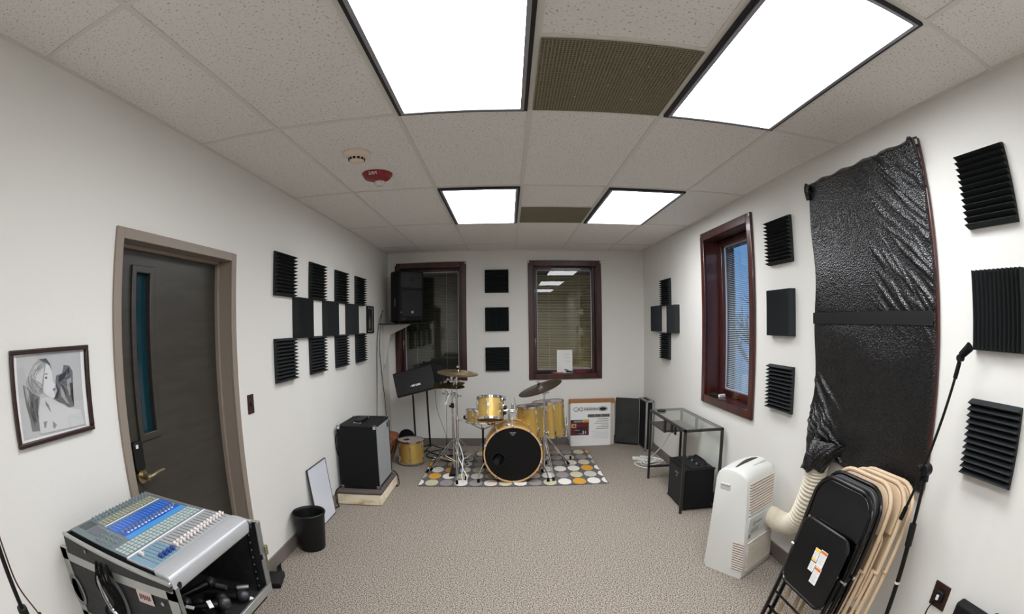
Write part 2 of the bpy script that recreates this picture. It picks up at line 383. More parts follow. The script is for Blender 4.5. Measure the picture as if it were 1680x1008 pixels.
t = thing('fire_strobe', 'round red fire alarm strobe on the ceiling beside the smoke detector', 'fire alarm', (-.82, 2.87, ZC))
MB().lathe([(0, 0), (.098, 0), (.098, -.008), (.080, -.034), (.05, -.042), (0, -.044)], 40).build('housing', mat('alarm_red', (140, 24, 30), .35), t)
MB().lathe([(.034, -.034), (.034, -.05), (.022, -.07), (0, -.074)], 20, Matrix.Translation((.008, .035, .0))).build('lens', mat('clear_lens', (215, 208, 205), .15), t)
text('lettering', 'FIRE', .030, WHITE, t, axes(Vector((1, 0, 0)), Vector((0, -.57, .82)), Vector((0, -.82, -.57)), (-.004, -.0925, -.0235)), mirror=True)
# ---------------------------------------------------------------- acoustic foam
def foam_mesh(vertical):
    S, D, base, n = .305, .05, .013, 12
    b = MB(); p = [(-S/2, 0)]
    for i in range(n):
        a = -S/2+S*i/n; p += [(a, base), (a+S/n/2, D)]
    p += [(S/2, base), (S/2, 0)]
    p = [p[0]]+p[1:]
    m = len(p); vs = []
    for e in (-S/2, S/2):
        for (q, d) in p: vs.append((e, d, q) if not vertical else (q, d, e))
    fs = [(i, i+1, m+i+1, m+i) for i in range(m-1)]+[(m-1, 0, m, 2*m-1)]
    for i in range(n):      # end caps as teeth
        k = 1+2*i
        for o in (0, m): fs.append((o+k, o+k+1, o+k+2))
    for o in (0, m):
        fs.append(tuple([o]+[o+1+2*i for i in range(n+1)]+[o+m-1]))
    b.add(vs, fs); return b
fh = foam_mesh(False).build('foam_panel', FOAM, smooth=False); fv = foam_mesh(True).build('foam_panel', FOAM, smooth=False)
ROT = {'L': -PI/2, 'R': PI/2, 'B': PI}
used = set()
def foam(side, u, z, vert, lb, grp):
    src = fv if vert else fh
    if id(src) in used: o = src.copy(); COL.objects.link(o)
    else: o = src; used.add(id(src))
    o.location = {'L': (XL, u, z), 'R': (XR, u, z), 'B': (u, YB, z)}[side]; o.rotation_euler = (0, 0, ROT[side])
    tag(o, lb, 'acoustic panel', grp)
gl = 'foam panels on the left wall'; H = .1525
ordn = ['nearest the door', 'second from the door', 'third from the door', 'farthest from the door']
for i, y in enumerate((3.115, 3.722, 4.312, 4.905)):
    foam('L', y, 1.983, False, 'charcoal foam panel with level ridges in the top row, left wall, '+ordn[i], gl)
for i, y in enumerate((3.42, 4.01, 4.61)):
    foam('L', y, 1.681, True, 'charcoal foam panel with upright ridges, middle row, left wall, '+['nearest the door', 'centre one', 'beside the framed picture'][i], gl)
for i, y in enumerate((3.11, 3.71, 4.30, 4.90)):
    foam('L', y, 1.382, False, 'charcoal foam panel with level ridges in the bottom row, left wall, '+ordn[i], gl)
gb = 'foam panels between the back windows'
for z, v, n in ((2.163, False, 'top'), (1.668, True, 'middle'), (1.155, False, 'bottom')):
    foam('B', -.138, z, v, 'dark foam panel between the two back windows, %s of the three' % n, gb)
gr = 'foam panels on the right wall'
for z, v, n in ((2.15, False, 'top'), (1.672, True, 'middle'), (1.17, False, 'bottom')):
    foam('R', 2.795, z, v, 'charcoal foam panel between the window and the black plastic, %s of three' % n, gr)
for z, v, n in ((2.135, False, 'top'), (1.664, True, 'middle'), (1.168, False, 'bottom')):
    foam('R', 1.035, z, v, 'large looking charcoal foam panel at the right edge, %s of the column' % n, gr)
for y, z, v, n in ((5.215, 1.957, False, 'top'), (5.56, 1.66, True, 'left, nearest the back corner,'), (4.96, 1.65, True, 'right, nearest the window,'), (5.235, 1.345, False, 'bottom')):
    foam('R', y, z, v, 'small looking foam panel of the right wall diamond, %s one' % n, gr)
# ---------------------------------------------------------------- pictures on the left wall
def grey(v): return plain('grey_%d' % v, (v, v, v), .7)
t = thing('framed_drawing', 'dark framed pencil drawing of a pale haired person, left of the door', 'picture', (XL, .868, 1.247))
PW, PH = .424, .32
b = MB()
for a in ((0, PW, 0, .016), (0, PW, PH-.016, PH), (0, .016, .016, PH-.016), (PW-.016, PW, .016, PH-.016)): b.box(0, .02, a[0], a[1], a[2], a[3])
b.build('frame', mat('picture_wood', (46, 26, 20), .35), t, bevel=.003)
ART = [(235,[(0.039,0.95),(0.951,0.955),(0.953,0.044),(0.036,0.045)]),(186,[(0.086,0.939),(0.91,0.947),(0.904,0.064),(0.078,0.075)]),
(160,[(0.233,0.752),(0.295,0.84),(0.382,0.888),(0.463,0.869),(0.49,0.787),(0.448,0.721),(0.41,0.612),(0.394,0.529),(0.333,0.504),(0.258,0.553),(0.216,0.658)]),
(205,[(0.257,0.734),(0.311,0.817),(0.377,0.85),(0.432,0.823),(0.411,0.726),(0.377,0.617),(0.339,0.553),(0.281,0.584),(0.247,0.653)]),
(80,[(0.362,0.884),(0.457,0.888),(0.505,0.825),(0.522,0.725),(0.51,0.77),(0.475,0.829),(0.411,0.859)]),
(214,[(0.45,0.832),(0.493,0.808),(0.519,0.74),(0.524,0.674),(0.517,0.646),(0.549,0.592),(0.533,0.574),(0.551,0.545),(0.529,0.504),(0.542,0.465),(0.486,0.442),(0.432,0.486),(0.386,0.53),(0.41,0.641),(0.429,0.738)]),
(84,[(0.426,0.688),(0.445,0.696),(0.458,0.68),(0.448,0.668),(0.430,0.668)]),(110,[(0.42,0.718),(0.449,0.729),(0.468,0.718),(0.447,0.712)]),
(120,[(0.512,0.551),(0.545,0.561),(0.553,0.537),(0.523,0.52)]),
(115,[(0.147,0.639),(0.204,0.598),(0.256,0.539),(0.34,0.493),(0.323,0.428),(0.297,0.347),(0.298,0.232),(0.293,0.139),(0.2,0.149),(0.193,0.271),(0.167,0.403),(0.154,0.53)]),
(70,[(0.228,0.447),(0.314,0.486),(0.296,0.319),(0.274,0.238),(0.221,0.265)]),(165,[(0.158,0.626),(0.206,0.576),(0.225,0.447),(0.203,0.396),(0.172,0.499)]),
(203,[(0.346,0.473),(0.43,0.472),(0.545,0.413),(0.697,0.307),(0.847,0.263),(0.89,0.084),(0.487,0.094),(0.292,0.103),(0.296,0.319)]),
(130,[(0.4,0.441),(0.44,0.39),(0.464,0.304),(0.439,0.331),(0.403,0.397)]),(140,[(0.347,0.221),(0.398,0.223),(0.373,0.156),(0.352,0.154)]),(140,[(0.466,0.207),(0.513,0.159),(0.481,0.121),(0.46,0.134)]),
(105,[(0.575,0.688),(0.653,0.706),(0.679,0.795),(0.746,0.78),(0.785,0.711),(0.777,0.552),(0.767,0.317),(0.699,0.322),(0.652,0.368),(0.579,0.399),(0.522,0.447),(0.577,0.526),(0.56,0.617)]),
(45,[(0.596,0.678),(0.682,0.717),(0.739,0.769),(0.746,0.708),(0.664,0.645),(0.586,0.598)]),(55,[(0.558,0.588),(0.595,0.53),(0.566,0.439),(0.528,0.452),(0.573,0.523)]),
(165,[(0.609,0.565),(0.646,0.499),(0.702,0.352),(0.668,0.377),(0.608,0.46)]),(160,[(0.699,0.625),(0.758,0.646),(0.749,0.48),(0.713,0.441),(0.697,0.535)]),(50,[(0.732,0.59),(0.736,0.468),(0.762,0.34),(0.771,0.477),(0.773,0.583)])]
b = MB(); ms = []; YZ = Matrix(((0,0,1,0),(1,0,0,0),(0,1,0,0),(0,0,0,1)))
for i, (gv, pl) in enumerate(ART):
    if grey(gv) not in ms: ms.append(grey(gv))
    b.cur = ms.index(grey(gv)); b.prism([(x*PW, y*PH) for x, y in pl], .004 if i else .001, .005+i*.0003, YZ)
rp = random.Random(5)
for k in range(46):      # pencil strokes: hair, neck shadow and bow
    if k < 26: x0, y0, x1, y1, bend = .36+.10*rp.random(), .86-.04*rp.random(), .25+.17*rp.random(), .52+.10*rp.random(), -.09-.05*rp.random(); gv = rp.choice((120, 160, 186, 214))
    elif k < 36: x0, y0, x1, y1, bend = .17+.12*rp.random(), .58-.05*rp.random(), .22+.08*rp.random(), .18+.1*rp.random(), -.02; gv = rp.choice((70, 90, 120))
    else: x0, y0, x1, y1, bend = .58+.06*rp.random(), .62, .64+.12*rp.random(), .34+.4*rp.random(), .03; gv = rp.choice((60, 80, 150, 170))
    gm = grey(gv)
    if gm not in ms: ms.append(gm)
    b.cur = ms.index(gm)
    b.tube([(.012, (x0+(x1-x0)*q+bend*math.sin(PI*q))*PW, (y0+(y1-y0)*q)*PH) for q in [i/6 for i in range(7)]], lambda s_: .0003+.0011*math.sin(PI*s_), n=4)
b.build('drawing', ms, t, smooth=False)
MB().box(.0135, .0145, .016, PW-.016, .016, PH-.016).build('glass', glassmat('picture_glass', (255, 255, 255), .03), t)
t = thing('framed_photograph', 'small black framed dark picture beside the wall speaker', 'picture', (XL, 5.17, 1.53))
w_, h_ = .26, .31
b = MB()
for a in ((0, w_, 0, .015), (0, w_, h_-.015, h_), (0, .015, .015, h_-.015), (w_-.015, w_, .015, h_-.015)): b.box(0, .018, a[0], a[1], a[2], a[3])
b.build('frame', BLACKP, t)
b = MB(); b.cur = 0; b.box(.002, .004, 0, w_, 0, h_); b.cur = 1; ring_ = [(.018, w_-.018, .018, .026), (.018, w_-.018, h_-.026, h_-.018), (.018, .026, .018, h_-.018), (w_-.026, w_-.018, .018, h_-.018)]
for a in ring_: b.box(.004, .006, *a)
b.cur = 2; b.prism([(.09, .05), (.16, .06), (.17, .13), (.14, .16), (.13, .21), (.11, .16), (.08, .12)], .004, .0062, YZ)
b.build('print', [plain('print_dark', (32, 36, 38), .5), grey(170), grey(96)], t, smooth=False)
# light switch and outlets
t = thing('light_switch', 'dark brown light switch plate on the wall right of the door', 'light switch', (XL, 2.607, 1.145))
MB().prism(rrect(-.036, .036, -.06, .06, .004), 0, .006, YZ).build('plate', mat('bakelite_brown', (48, 26, 20), .3), t, bevel=.002)
MB().box(.006, .016, -.006, .006, -.014, .012).build('toggle', MATS['bakelite_brown'], t, bevel=.002)
t = thing('wall_outlet', 'dark brown power outlet with a white plug tip, low on the right wall', 'outlet', (XR, 1.117, .469))
MB().prism(rrect(-.057, .057, -.06, .06, .004), -.006, 0, YZ).build('plate', MATS['bakelite_brown'], t, bevel=.002)
b = MB(); b.prism(rrect(-.03, .022, -.03, .03, .012), -.024, -.006, YZ); b.build('plug', BLACKP, t, bevel=.004)
MB().prism(rrect(-.008, .008, -.012, .012, .003), -.030, -.024, YZ).build('plug_tip', WHITE, t)
b = MB(); b.tube([(-.015, .02, -.03), (-.03, .035, -.09), (-.02, .03, -.2), (-.03, .05, -.44)], .004, smooth=5); b.build('cord', RUBBER, t)
t = thing('padded_case', 'black padded case standing against the right wall beyond the outlet', 'case', (XR-.06, .76, 0))
b = MB(); b.box(-.01, .055, -.28, .20, 0, .53); b.build('body', BLACK, t, bevel=.012)
b = MB(); b.tube([(.02, -.2, .53), (.02, -.19, .56), (.02, -.06, .56), (.02, -.05, .53)], .008, smooth=4); b.build('carry_handle', BLACKP, t)
# ---------------------------------------------------------------- rug under the drums
t = thing('rug', 'dark grey rug with rows of white, beige, grey and orange dots under the drum kit', 'rug', (0, 0, 0))
RX0, RX1, RY0, RY1 = -.93, .995, 4.5, 5.83
DC = {'w': (226, 222, 214), 'b': (196, 188, 160), 'g': (140, 134, 134), 'o': (206, 150, 50), 'p': (214, 202, 192), 't': (168, 154, 138), 'l': (186, 186, 178), 'v': (158, 154, 130)}
rugm = [mat('rug_grey', (92, 88, 88), .95, bump=((400, 400, 400), 2, .002))]+[mat('rug_dot_'+k, c, .95, bump=((400, 400, 400), 2, .002)) for k, c in DC.items()]
MB().box(RX0, RX1, RY0, RY1, 0, .007).build('pile', rugm[0], t, smooth=False)
b = MB(); keys = list(DC)
ROWS = ['wbgwgpbwgbwowwb', 'toWblttwtwgblwp', 'wwolvgwpbpwwoww', 'ogvlgtbwlvgpbtw', 'wtolgbwtowtbglw', 'vgwtbogwlptgboo']
for j, row in enumerate(ROWS):
    y = 4.60+j*.225
    for i in range(14):
        x = .1065+.1505*(i-7); k = row[i].lower()
        b.cur = keys.index(k)
        pts = [(x+.069*math.cos(2*PI*q/10)*1.0, y+.104*math.sin(2*PI*q/10)) for q in range(10)]
        pts = [(min(max(px, RX0+.008), RX1-.008), min(max(py, RY0+.006), RY1-.006)) for px, py in pts]
        if max(p[0] for p in pts)-min(p[0] for p in pts) < .01 or max(p[1] for p in pts)-min(p[1] for p in pts) < .01: continue
        b.add([(px, py, .0078) for px, py in pts], [tuple(range(10))])
b.build('dot_pattern', rugm[1:], t, smooth=False)
# ---------------------------------------------------------------- drums
RED_WOOD = mat('head_underside', (120, 84, 66), .5); HEAD = mat('drum_head', (176, 158, 150), .35); HEADW = mat('white_head', (214, 214, 210), .4)
HOOPW = mat('maple_hoop', (216, 170, 112), .3, coat=.5)
def drum(name, lb, r, d, loc, rot=(0, 0, 0), lugs=8, head=HEAD, under=RED_WOOD, group=None, full=0):
    t = thing(name, lb, 'drum', loc, rot, group)
    b = MB(); b.lathe([(r-.006, 0), (r, 0), (r, d), (r-.006, d)], 48); b.build('shell', GOLD, t)
    for z, nm in ((0, 'bottom'), (d, 'top')):
        s = 1 if nm == 'top' else -1
        MB().lathe([(r+.001, z-s*.012), (r+.009, z-s*.012), (r+.009, z+s*.006), (r+.005, z+s*.010), (r+.001, z+s*.006)], 48).build('hoop', CHROME, t)
        MB().lathe([(0, z+s*.002), (r+.001, z+s*.002)], 40).build('drum_head', head if nm == 'top' else under, t)
    for i in range(lugs):
        a = 2*PI*i/lugs+.25; R = Matrix.Rotation(a, 4, 'Z'); b = MB()
        zz = ((d*.5,) if d < .17 else (.055, d-.055))
        for z in zz: MB().box(r-.001, r+.016, -.008, .008, z-.024, z+.024, R).build('lug', CHROME, t, bevel=.002)
        b = MB(); b.cyl(R @ Vector((r+.012, 0, -.004)), R @ Vector((r+.012, 0, d+.004)), .0032, n=6); b.build('tension_rod', CHROME, t)
    return t
# bass drum, head towards the camera
BR, BD = .277, .42
bt = thing('bass_drum', 'gold sparkle bass drum with a black front head and round port hole', 'drum', (.036, 4.60, .297+.008), (0, 0, 0))
MY = Matrix(((1,0,0,0),(0,0,1,0),(0,-1,0,0),(0,0,0,1)))    # local z -> +y
def my(p): return MY @ Vector(p)
MB().lathe([(BR-.008, .03), (BR, .03), (BR, BD-.03), (BR-.008, BD-.03)], 64, MY).build('shell', GOLD, bt)
for z0, z1 in ((-.002, .040), (BD-.04, BD)):
    MB().lathe([(BR+.004, z1), (BR+.018, z1), (BR+.018, z0), (BR+.004, z0), (BR+.004, z1)], 64, MY).build('hoop', HOOPW, bt, ang=50)
hr = BR+.004; px, pz, pr = -.145, -.045, .062
bm = bmesh.new(); n = 64
ov = [bm.verts.new((hr*math.cos(2*PI*i/n), .008, hr*math.sin(2*PI*i/n))) for i in range(n)]
iv = [bm.verts.new((px+pr*math.cos(2*PI*i/n), .008, pz+pr*math.sin(2*PI*i/n))) for i in range(n)]
for i in range(n): bm.faces.new((ov[i], ov[(i+1) % n], iv[(i+1) % n], iv[i]))
me = bpy.data.meshes.new('front_head'); bm.to_mesh(me); bm.free(); me.materials.append(mat('black_head', (7, 7, 8), .5, spec=.25))
o = bpy.data.objects.new('front_head', me); COL.objects.link(o); o.parent = bt; o['label'] = 'black front head with a round hole'
MB().lathe([(pr+.008, .005), (pr+.008, .003), (pr-.001, .003), (pr-.001, .012)], 40, Matrix.Translation((px, 0, pz)) @ MY).build('port_ring', BLACKP, bt)
MB().lathe([(0, BD-.01), (BR+.002, BD-.01)], 48, MY).build('rear_head', HEADW, bt)
b = MB(); b.tube([(-.19, .12, -.15), (-.14, .18, -.06), (-.08, .22, -.16), (-.05, .28, -.24)], .04, smooth=4); b.build('damping_pillow', mat('grey_cloth', (70, 70, 74), .9), bt)
EMB = mat('emblem_grey', (120, 122, 124), .5)
b = MB(); b.add([(-.034, .0062, .236), (.034, .0062, .236), (.024, .0062, .226), (-.024, .0062, .226)], [(0, 1, 2, 3)])
for s_ in (-1, 1): b.add([(s_*.034, .0062, .232), (s_*.010, .0062, .230), (s_*.004, .0062, .214), (s_*.02, .0062, .218)], [(0, 1, 2, 3)])
b.box(-.022, .022, .0058, .0066, .206, .209); b.box(-.003, .003, .0058, .0066, .198, .232); b.box(-.012, .012, .0058, .0066, .200, .202)
b.build('emblem', EMB, bt, smooth=False)
for i in range(10):
    a = 2*PI*i/10+.31; R = MY @ Matrix.Rotation(a, 4, 'Z'); b = MB()
    for z in (.085, BD-.085): MB().box(BR-.001, BR+.018, -.009, .009, z-.026, z+.026, R).build('lug', CHROME, bt, bevel=.002)
    MB().cyl(R @ Vector((BR+.014, 0, -.004)), R @ Vector((BR+.014, 0, BD+.004)), .0035, n=6).build('tension_rod', CHROME, bt)
    for z0, z1 in ((-.006, .010), (BD-.010, BD+.006)): MB().box(BR+.004, BR+.026, -.012, .012, z0, z1, R).build('claw', CHROME, bt, bevel=.002)
for s_ in (-1, 1):
    b = MB(); b.tube([(s_*.262, .12, -.10), (s_*.30, .08, -.12), (s_*.345, .035, -.22), (s_*.352, .01, -.27)], .0065, smooth=5); sp = b.build('spur', CHROME, bt)
    b = MB(); b.cyl((s_*.352, .01, -.255), (s_*.354, .008, -.292), .013, .017); b.build('rubber_foot', RUBBER, sp)
    b = MB(); b.box(s_*.262-.02, s_*.262+.02, .09, .15, -.13, -.07); b.build('spur_bracket', CHROME, bt, bevel=.005)
# tom holder on the bass drum
b = MB(); b.cyl((-.035, .14, .262), (-.035, .14, .285), .03, n=20); b.box(-.062, -.008, .125, .155, .27, .292); b.cyl((-.035, .14, .285), (-.035, .14, .44), .0125)
b.cyl((.01, .14, .43), (-.09, .14, .43), .014); b.box(-.052, -.018, .12, .16, .405, .45); b.cyl((.0, .14, .40), (.0, .14, .50), .011)
b.tube([(-.035, .14, .43), (-.10, .16, .45), (-.16, .19, .45)], .008, smooth=3); b.tube([(0, .14, .43), (.04, .13, .44), (.05, .13, .455)], .011, smooth=3)
b.tube([(.035, .14, .45), (.03, .14, .50), (.012, .14, .58)], .005, smooth=3); b.build('tom_holder', CHROME, bt, bevel=.002)
b = MB(); b.cyl((-.075, .15, .45), (-.075, .13, .475), .02, n=8); b.cyl((-.08, .15, .42), (-.08, .13, .40), .02, n=8); b.build('wing_knob', BLACKP, bt)
tm = drum('rack_tom', 'small gold sparkle tom mounted above the bass drum with a round badge', .130, .225, (-.19, 4.80, .635), (math.radians(-19), 0, math.radians(2)), lugs=6, group='drum kit shells')
b = MB(); b.cyl((-.012, -.131, .135), (-.012, -.134, .135), .02, n=24); b.build('badge', plain('badge', (160, 154, 140), .3, .7), tm)
b = MB(); b.box(.126, .15, -.03, .03, .06, .15); b.cyl((.14, 0, .10), (.19, 0, .10), .012); b.cyl((.12, .0, .2), (.12, 0, .235), .045, n=24, cap=False); b.build('mount_bracket', CHROME, tm, bevel=.003)
b = MB(); b.lathe([(0, 0), (.003, 0), (.003, .0004)], 6)
sn = drum('snare_drum', 'gold sparkle snare drum on a low stand behind the rack tom', .170, .145, (-.30, 5.16, .520), (math.radians(-9), math.radians(3), 0), head=HEADW, under=HEADW, lugs=8, group='drum kit shells')
b = MB()
for q in ((-.06, .06, .04), (.06, .04, .05), (-.02, -.09, .035)): MB().box(q[0]-q[2], q[0]+q[2], q[1]-.02, q[1]+.02, .1475, .149).build('damper_patch', BLACKP, sn)
b = MB(); b.box(-.19, -.166, -.03, .02, .03, .08); b.cyl((-.19, -.01, .055), (-.205, -.01, .055), .02, n=10); b.build('strainer', BLACKP, sn)
f1 = drum('floor_tom', 'gold sparkle floor tom behind the bass drum, the lower one with a leaning rim', .158, .345, (.262, 5.08, .375), (math.radians(-3), math.radians(-4), 0), lugs=8, group='drum kit shells')
f2 = drum('floor_tom', 'larger gold sparkle floor tom at the right end of the kit, near the poster', .178, .40, (.475, 5.38, .315), (math.radians(-3), math.radians(-4), 0), lugs=8, group='drum kit shells')
for f, rr in ((f1, .158), (f2, .178)):
    for i, a in enumerate((-.35, 1.75, 3.85)):
        a += .2 if f is f2 else -.9
        dz = -f.location.z+.01; b = MB(); c_, s_ = math.cos(a), math.sin(a)
        b.tube([((rr+.022)*c_, (rr+.022)*s_, .20), ((rr+.022)*c_, (rr+.022)*s_, -.02), ((rr+.04)*c_, (rr+.04)*s_, -.10), ((rr+.04)*c_, (rr+.04)*s_, dz+.02)], .005, smooth=3)
        lg = b.build('leg', CHROME, f)
        b = MB(); b.cyl(((rr+.04)*c_, (rr+.04)*s_, dz+.04), ((rr+.04)*c_, (rr+.04)*s_, dz-.0), .012, .014, n=10); b.build('rubber_foot', RUBBER, lg)
        b = MB(); b.box(rr, rr+.034, -.014, .014, .085, .125, Matrix.Rotation(a, 4, 'Z')); b.build('leg_bracket', CHROME, f, bevel=.004)
    for y0, s0 in ((-.06, .05), (.05, .06)): MB().box(-s0, s0*.6, y0-.018, y0+.018, (.345 if f is f1 else .40)+.0025, (.345 if f is f1 else .40)+.004).build('damper_patch', BLACKP, f)
gd = drum('tom_drum', 'gold sparkle tom standing on the carpet between the amplifier and the rug', .148, .262, (-1.147, 5.325, .02), (0, 0, .4), lugs=6)
MB().add([(-.10, .02, .2645), (-.03, .08, .2645), (.0, .02, .2645), (-.06, -.04, .2645)], [(0, 1, 2, 3)]).build('damper_patch', BLACKP, gd, smooth=False)
# ---------------------------------------------------------------- cymbals and stands
def cymbal(name, lb, r, loc, rot, m, group='cymbals', bell=.028, rise=.03):
    t = thing(name, lb, 'cymbal', loc, rot, group)
    top = [(0, rise+.012), (bell*.5, rise+.010), (bell, rise), (bell+.012, rise-.006)]+[(bell+.012+(r-bell-.012)*k/8, (rise-.006)*(1-(k/8)**1.15)) for k in range(1, 9)]
    b = MB(); b.lathe(top+[(q, z-.0022) for q, z in reversed(top)], 56); b.build('plate', m, t, ang=60)
    b = MB(); b.cyl((0, 0, rise+.010), (0, 0, rise+.024), .012, n=14); b.build('felt', RUBBER, t)
    b = MB(); b.cyl((0, 0, rise+.02), (0, 0, rise+.052), .004, n=8); b.cyl((0, 0, rise+.026), (0, 0, rise+.034), .009, n=8); b.box(-.018, .018, -.003, .003, rise+.03, rise+.044); b.build('wing_nut', CHROME, t)
    return t
def tripod(t, hub, spread, foot_z, angs, m, r=.0075, brace=True):
    sps = spread if isinstance(spread, tuple) else (spread,)*3
    for a, spread in zip(angs, sps):
        c_, s_ = math.cos(a), math.sin(a); b = MB()
        for o_ in (-.008, .008):
            ox, oy = -s_*o_, c_*o_
            b.cyl((ox+.012*c_, oy+.012*s_, hub), (ox+spread*c_, oy+spread*s_, foot_z+.02), r*.55, n=6)
        if brace: b.cyl((.012*c_, .012*s_, hub*.33), (spread*.52*c_, spread*.52*s_, hub*.5), r*.5, n=6)
        lg = b.build('leg', m, t)
        b = MB(); b.cyl((spread*.96*c_, spread*.96*s_, foot_z+.035), (spread*1.03*c_, spread*1.03*s_, foot_z), .013, .015, n=10); b.build('rubber_foot', RUBBER, lg)
# right crash on a straight stand
t = thing('cymbal_stand', 'chrome cymbal stand in front of the floor toms, holding the dark cymbal', 'stand', (.363, 4.84, .008))
b = MB(); b.cyl((0, 0, .06), (0, 0, .47), .0125); b.build('base_tube', CHROME, t)
b = MB(); b.cyl((0, 0, .46), (0, 0, .72), .0105); b.cyl((0, 0, .70), (0, 0, .89), .008); b.tube([(0, 0, .88), (-.015, 0, .93), (-.045, 0, 1.0)], .006, smooth=3); b.build('pole', CHROME, t)
for z in (.47, .71, .89):
    b = MB(); b.cyl((0, 0, z-.022), (0, 0, z+.016), .017, n=14); b.cyl((0, 0, z), (.038, -.01, z), .005, n=8); b.box(.034, .05, -.018, .004, z-.008, z+.008); b.build('clamp', CHROME, t, bevel=.002)
b = MB(); b.cyl((0, 0, .43), (0, 0, .47), .02, n=12); b.build('leg_collar', CHROME, t)
tripod(t, .45, (.47, .34, .22), .0, (math.radians(50), math.radians(165), math.radians(292)), CHROME, brace=False)
cymbal('crash_cymbal', 'dark bronze cymbal tilted to the left above the floor toms', .232, (.322, 4.85, .945), (math.radians(5), math.radians(-19), 0), CYMBD)
# left crash on a boom stand
t = thing('boom_cymbal_stand', 'chrome boom stand at the left of the kit, holding the light bronze cymbal', 'stand', (-.545, 4.90, .008))
b = MB(); b.cyl((0, 0, .08), (0, 0, .60), .0135); b.build('base_tube', CHROME, t)
b = MB(); b.cyl((0, 0, .58), (0, 0, .86), .0115); b.cyl((0, 0, .84), (.004, 0, 1.02), .009); b.cyl((.004, 0, 1.0), (.02, 0, 1.10), .006); b.build('pole', CHROME, t)
b = MB(); b.cyl((.02, -.02, 1.08), (-.105, -.05, .79), .0045, .005); b.cyl((-.099, -.049, .80), (-.112, -.052, .775), .009, n=10); b.build('boom_arm', plain('bright_rod', (236, 236, 238), .3), t)
for z in (.60, .86, 1.02):
    b = MB(); b.cyl((0, 0, z-.024), (0, 0, z+.018), .019, n=14); b.cyl((0, 0, z), (.045, -.01, z-.005), .005, n=8); b.box(.04, .056, -.02, .004, z-.01, z+.008); b.build('clamp', CHROME, t, bevel=.002)
tripod(t, .40, .34, .0, (math.radians(160), math.radians(40), math.radians(272)), ALU)
cymbal('crash_cymbal', 'light bronze crash cymbal in front of the left back window', .215, (-.525, 4.90, 1.105), (math.radians(4), math.radians(5), 0), CYMB)
# hi-hat
t = thing('hi_hat_stand', 'chrome hi hat stand with a pedal, the left one of the two thin poles', 'stand', (-.597, 4.96, .008))
b = MB(); b.cyl((0, 0, .05), (0, 0, .62), .0125); b.build('base_tube', CHROME, t)
b = MB(); b.cyl((0, 0, .60), (0, 0, .93), .0095); b.cyl((0, 0, .92), (0, 0, 1.10), .0035); b.cyl((0, 0, .945), (0, 0, .965), .026, .018, n=20); b.cyl((0, 0, 1.02), (0, 0, 1.05), .014, n=12); b.build('pole', CHROME, t)
b = MB(); b.cyl((0, 0, .72), (0, 0, .77), .019, n=12); b.cyl((0, 0, .745), (-.012, -.04, .745), .006, n=8); b.box(-.03, .0, -.055, -.038, .735, .757); b.build('clamp', BLACKP, t, bevel=.003)
b = MB(); b.cyl((-.11, 0, .875), (.05, 0, .86), .010); b.cyl((-.11, 0, .87), (-.115, 0, 1.0), .004, n=8); b.cyl((.02, 0, .84), (.02, 0, .885), .022, n=16); b.cyl((-.06, 0, .85), (-.06, 0, .895), .02, n=16); b.build('side_arm', CHROME, t)
tripod(t, .37, .30, .0, (math.radians(70), math.radians(184), math.radians(300)), CHROME)
b = MB(); b.box(-.05, .05, -.16, .14, .0, .012); b.box(-.04, .04, -.15, .13, .035, .045, Matrix.Rotation(math.radians(6), 4, 'X')); b.build('pedal', BLACKM, t, bevel=.003)
b = MB()
for s_ in (-1, 1):
    b.tube([(.147+s_*.012, -.37, .01), (.135+s_*.026, -.34, .07), (.115, -.28, .145), (.09+s_*.026, -.20, .24), (.05+s_*.012, -.08, .36)], .0042, n=6, smooth=5)
b.build('pedal_yoke', plain('bright_rod', (236, 236, 238), .3), t)
ht = cymbal('hi_hat_cymbal', 'upper olive bronze hi hat cymbal below the light crash cymbal', .172, (-.63, 4.96, .972), (math.radians(3), math.radians(-6), 0), mat('cymbal_olive', (120, 104, 60), .35, .85), 'hi hat pair', rise=.024)
b = MB(); tp = thing('hi_hat_cymbal', 'lower hi hat cymbal of the pair, turned upside down', 'cymbal', (-.63, 4.96, .965), (math.radians(183), math.radians(6), 0), 'hi hat pair')
b.lathe([(0, .034), (.028, .024), (.172, 0), (.172, -.002), (.028, .021)], 48); b.build('plate', MATS['cymbal_olive'], tp, ang=60)
# snare stand, bass pedal, throne
t = thing('snare_stand', 'black snare stand under the snare drum', 'stand', (-.29, 5.15, .008))
b = MB(); b.cyl((0, 0, .06), (0, 0, .46), .012); b.build('pole', BLACKM, t)
for k in range(3):
    a = 2*PI*k/3+.5; c_, s_ = math.cos(a), math.sin(a); b = MB(); b.tube([(0, 0, .44), (.12*c_, .12*s_, .475), (.168*c_, .168*s_, .50+.0*s_), (.172*c_, .172*s_, .54)], .006, smooth=3); b.build('basket_arm', CHROME, t)
tripod(t, .28, .24, 0, (math.radians(80), math.radians(200), math.radians(320)), ALUD)
t = thing('kick_pedal', 'black and chrome bass drum pedal behind the bass drum', 'pedal', (-.02, 5.10, .008))
b = MB(); b.box(-.05, .05, -.04, .28, 0, .014); b.build('base_plate', BLACKM, t); b = MB(); b.box(-.04, .04, 0, .26, .02, .03, Matrix.Rotation(math.radians(-10), 4, 'X')); b.build('footboard', CHROME, t)
b = MB(); b.cyl((-.05, 0, .01), (-.05, 0, .17), .006); b.cyl((.05, 0, .01), (.05, 0, .17), .006); b.cyl((-.055, 0, .165), (.055, 0, .165), .006); b.cyl((0, 0, .165), (0, -.03, .30), .004); b.cyl((0, -.045, .30), (0, -.01, .30), .022, n=14); b.build('beater_frame', CHROME, t)
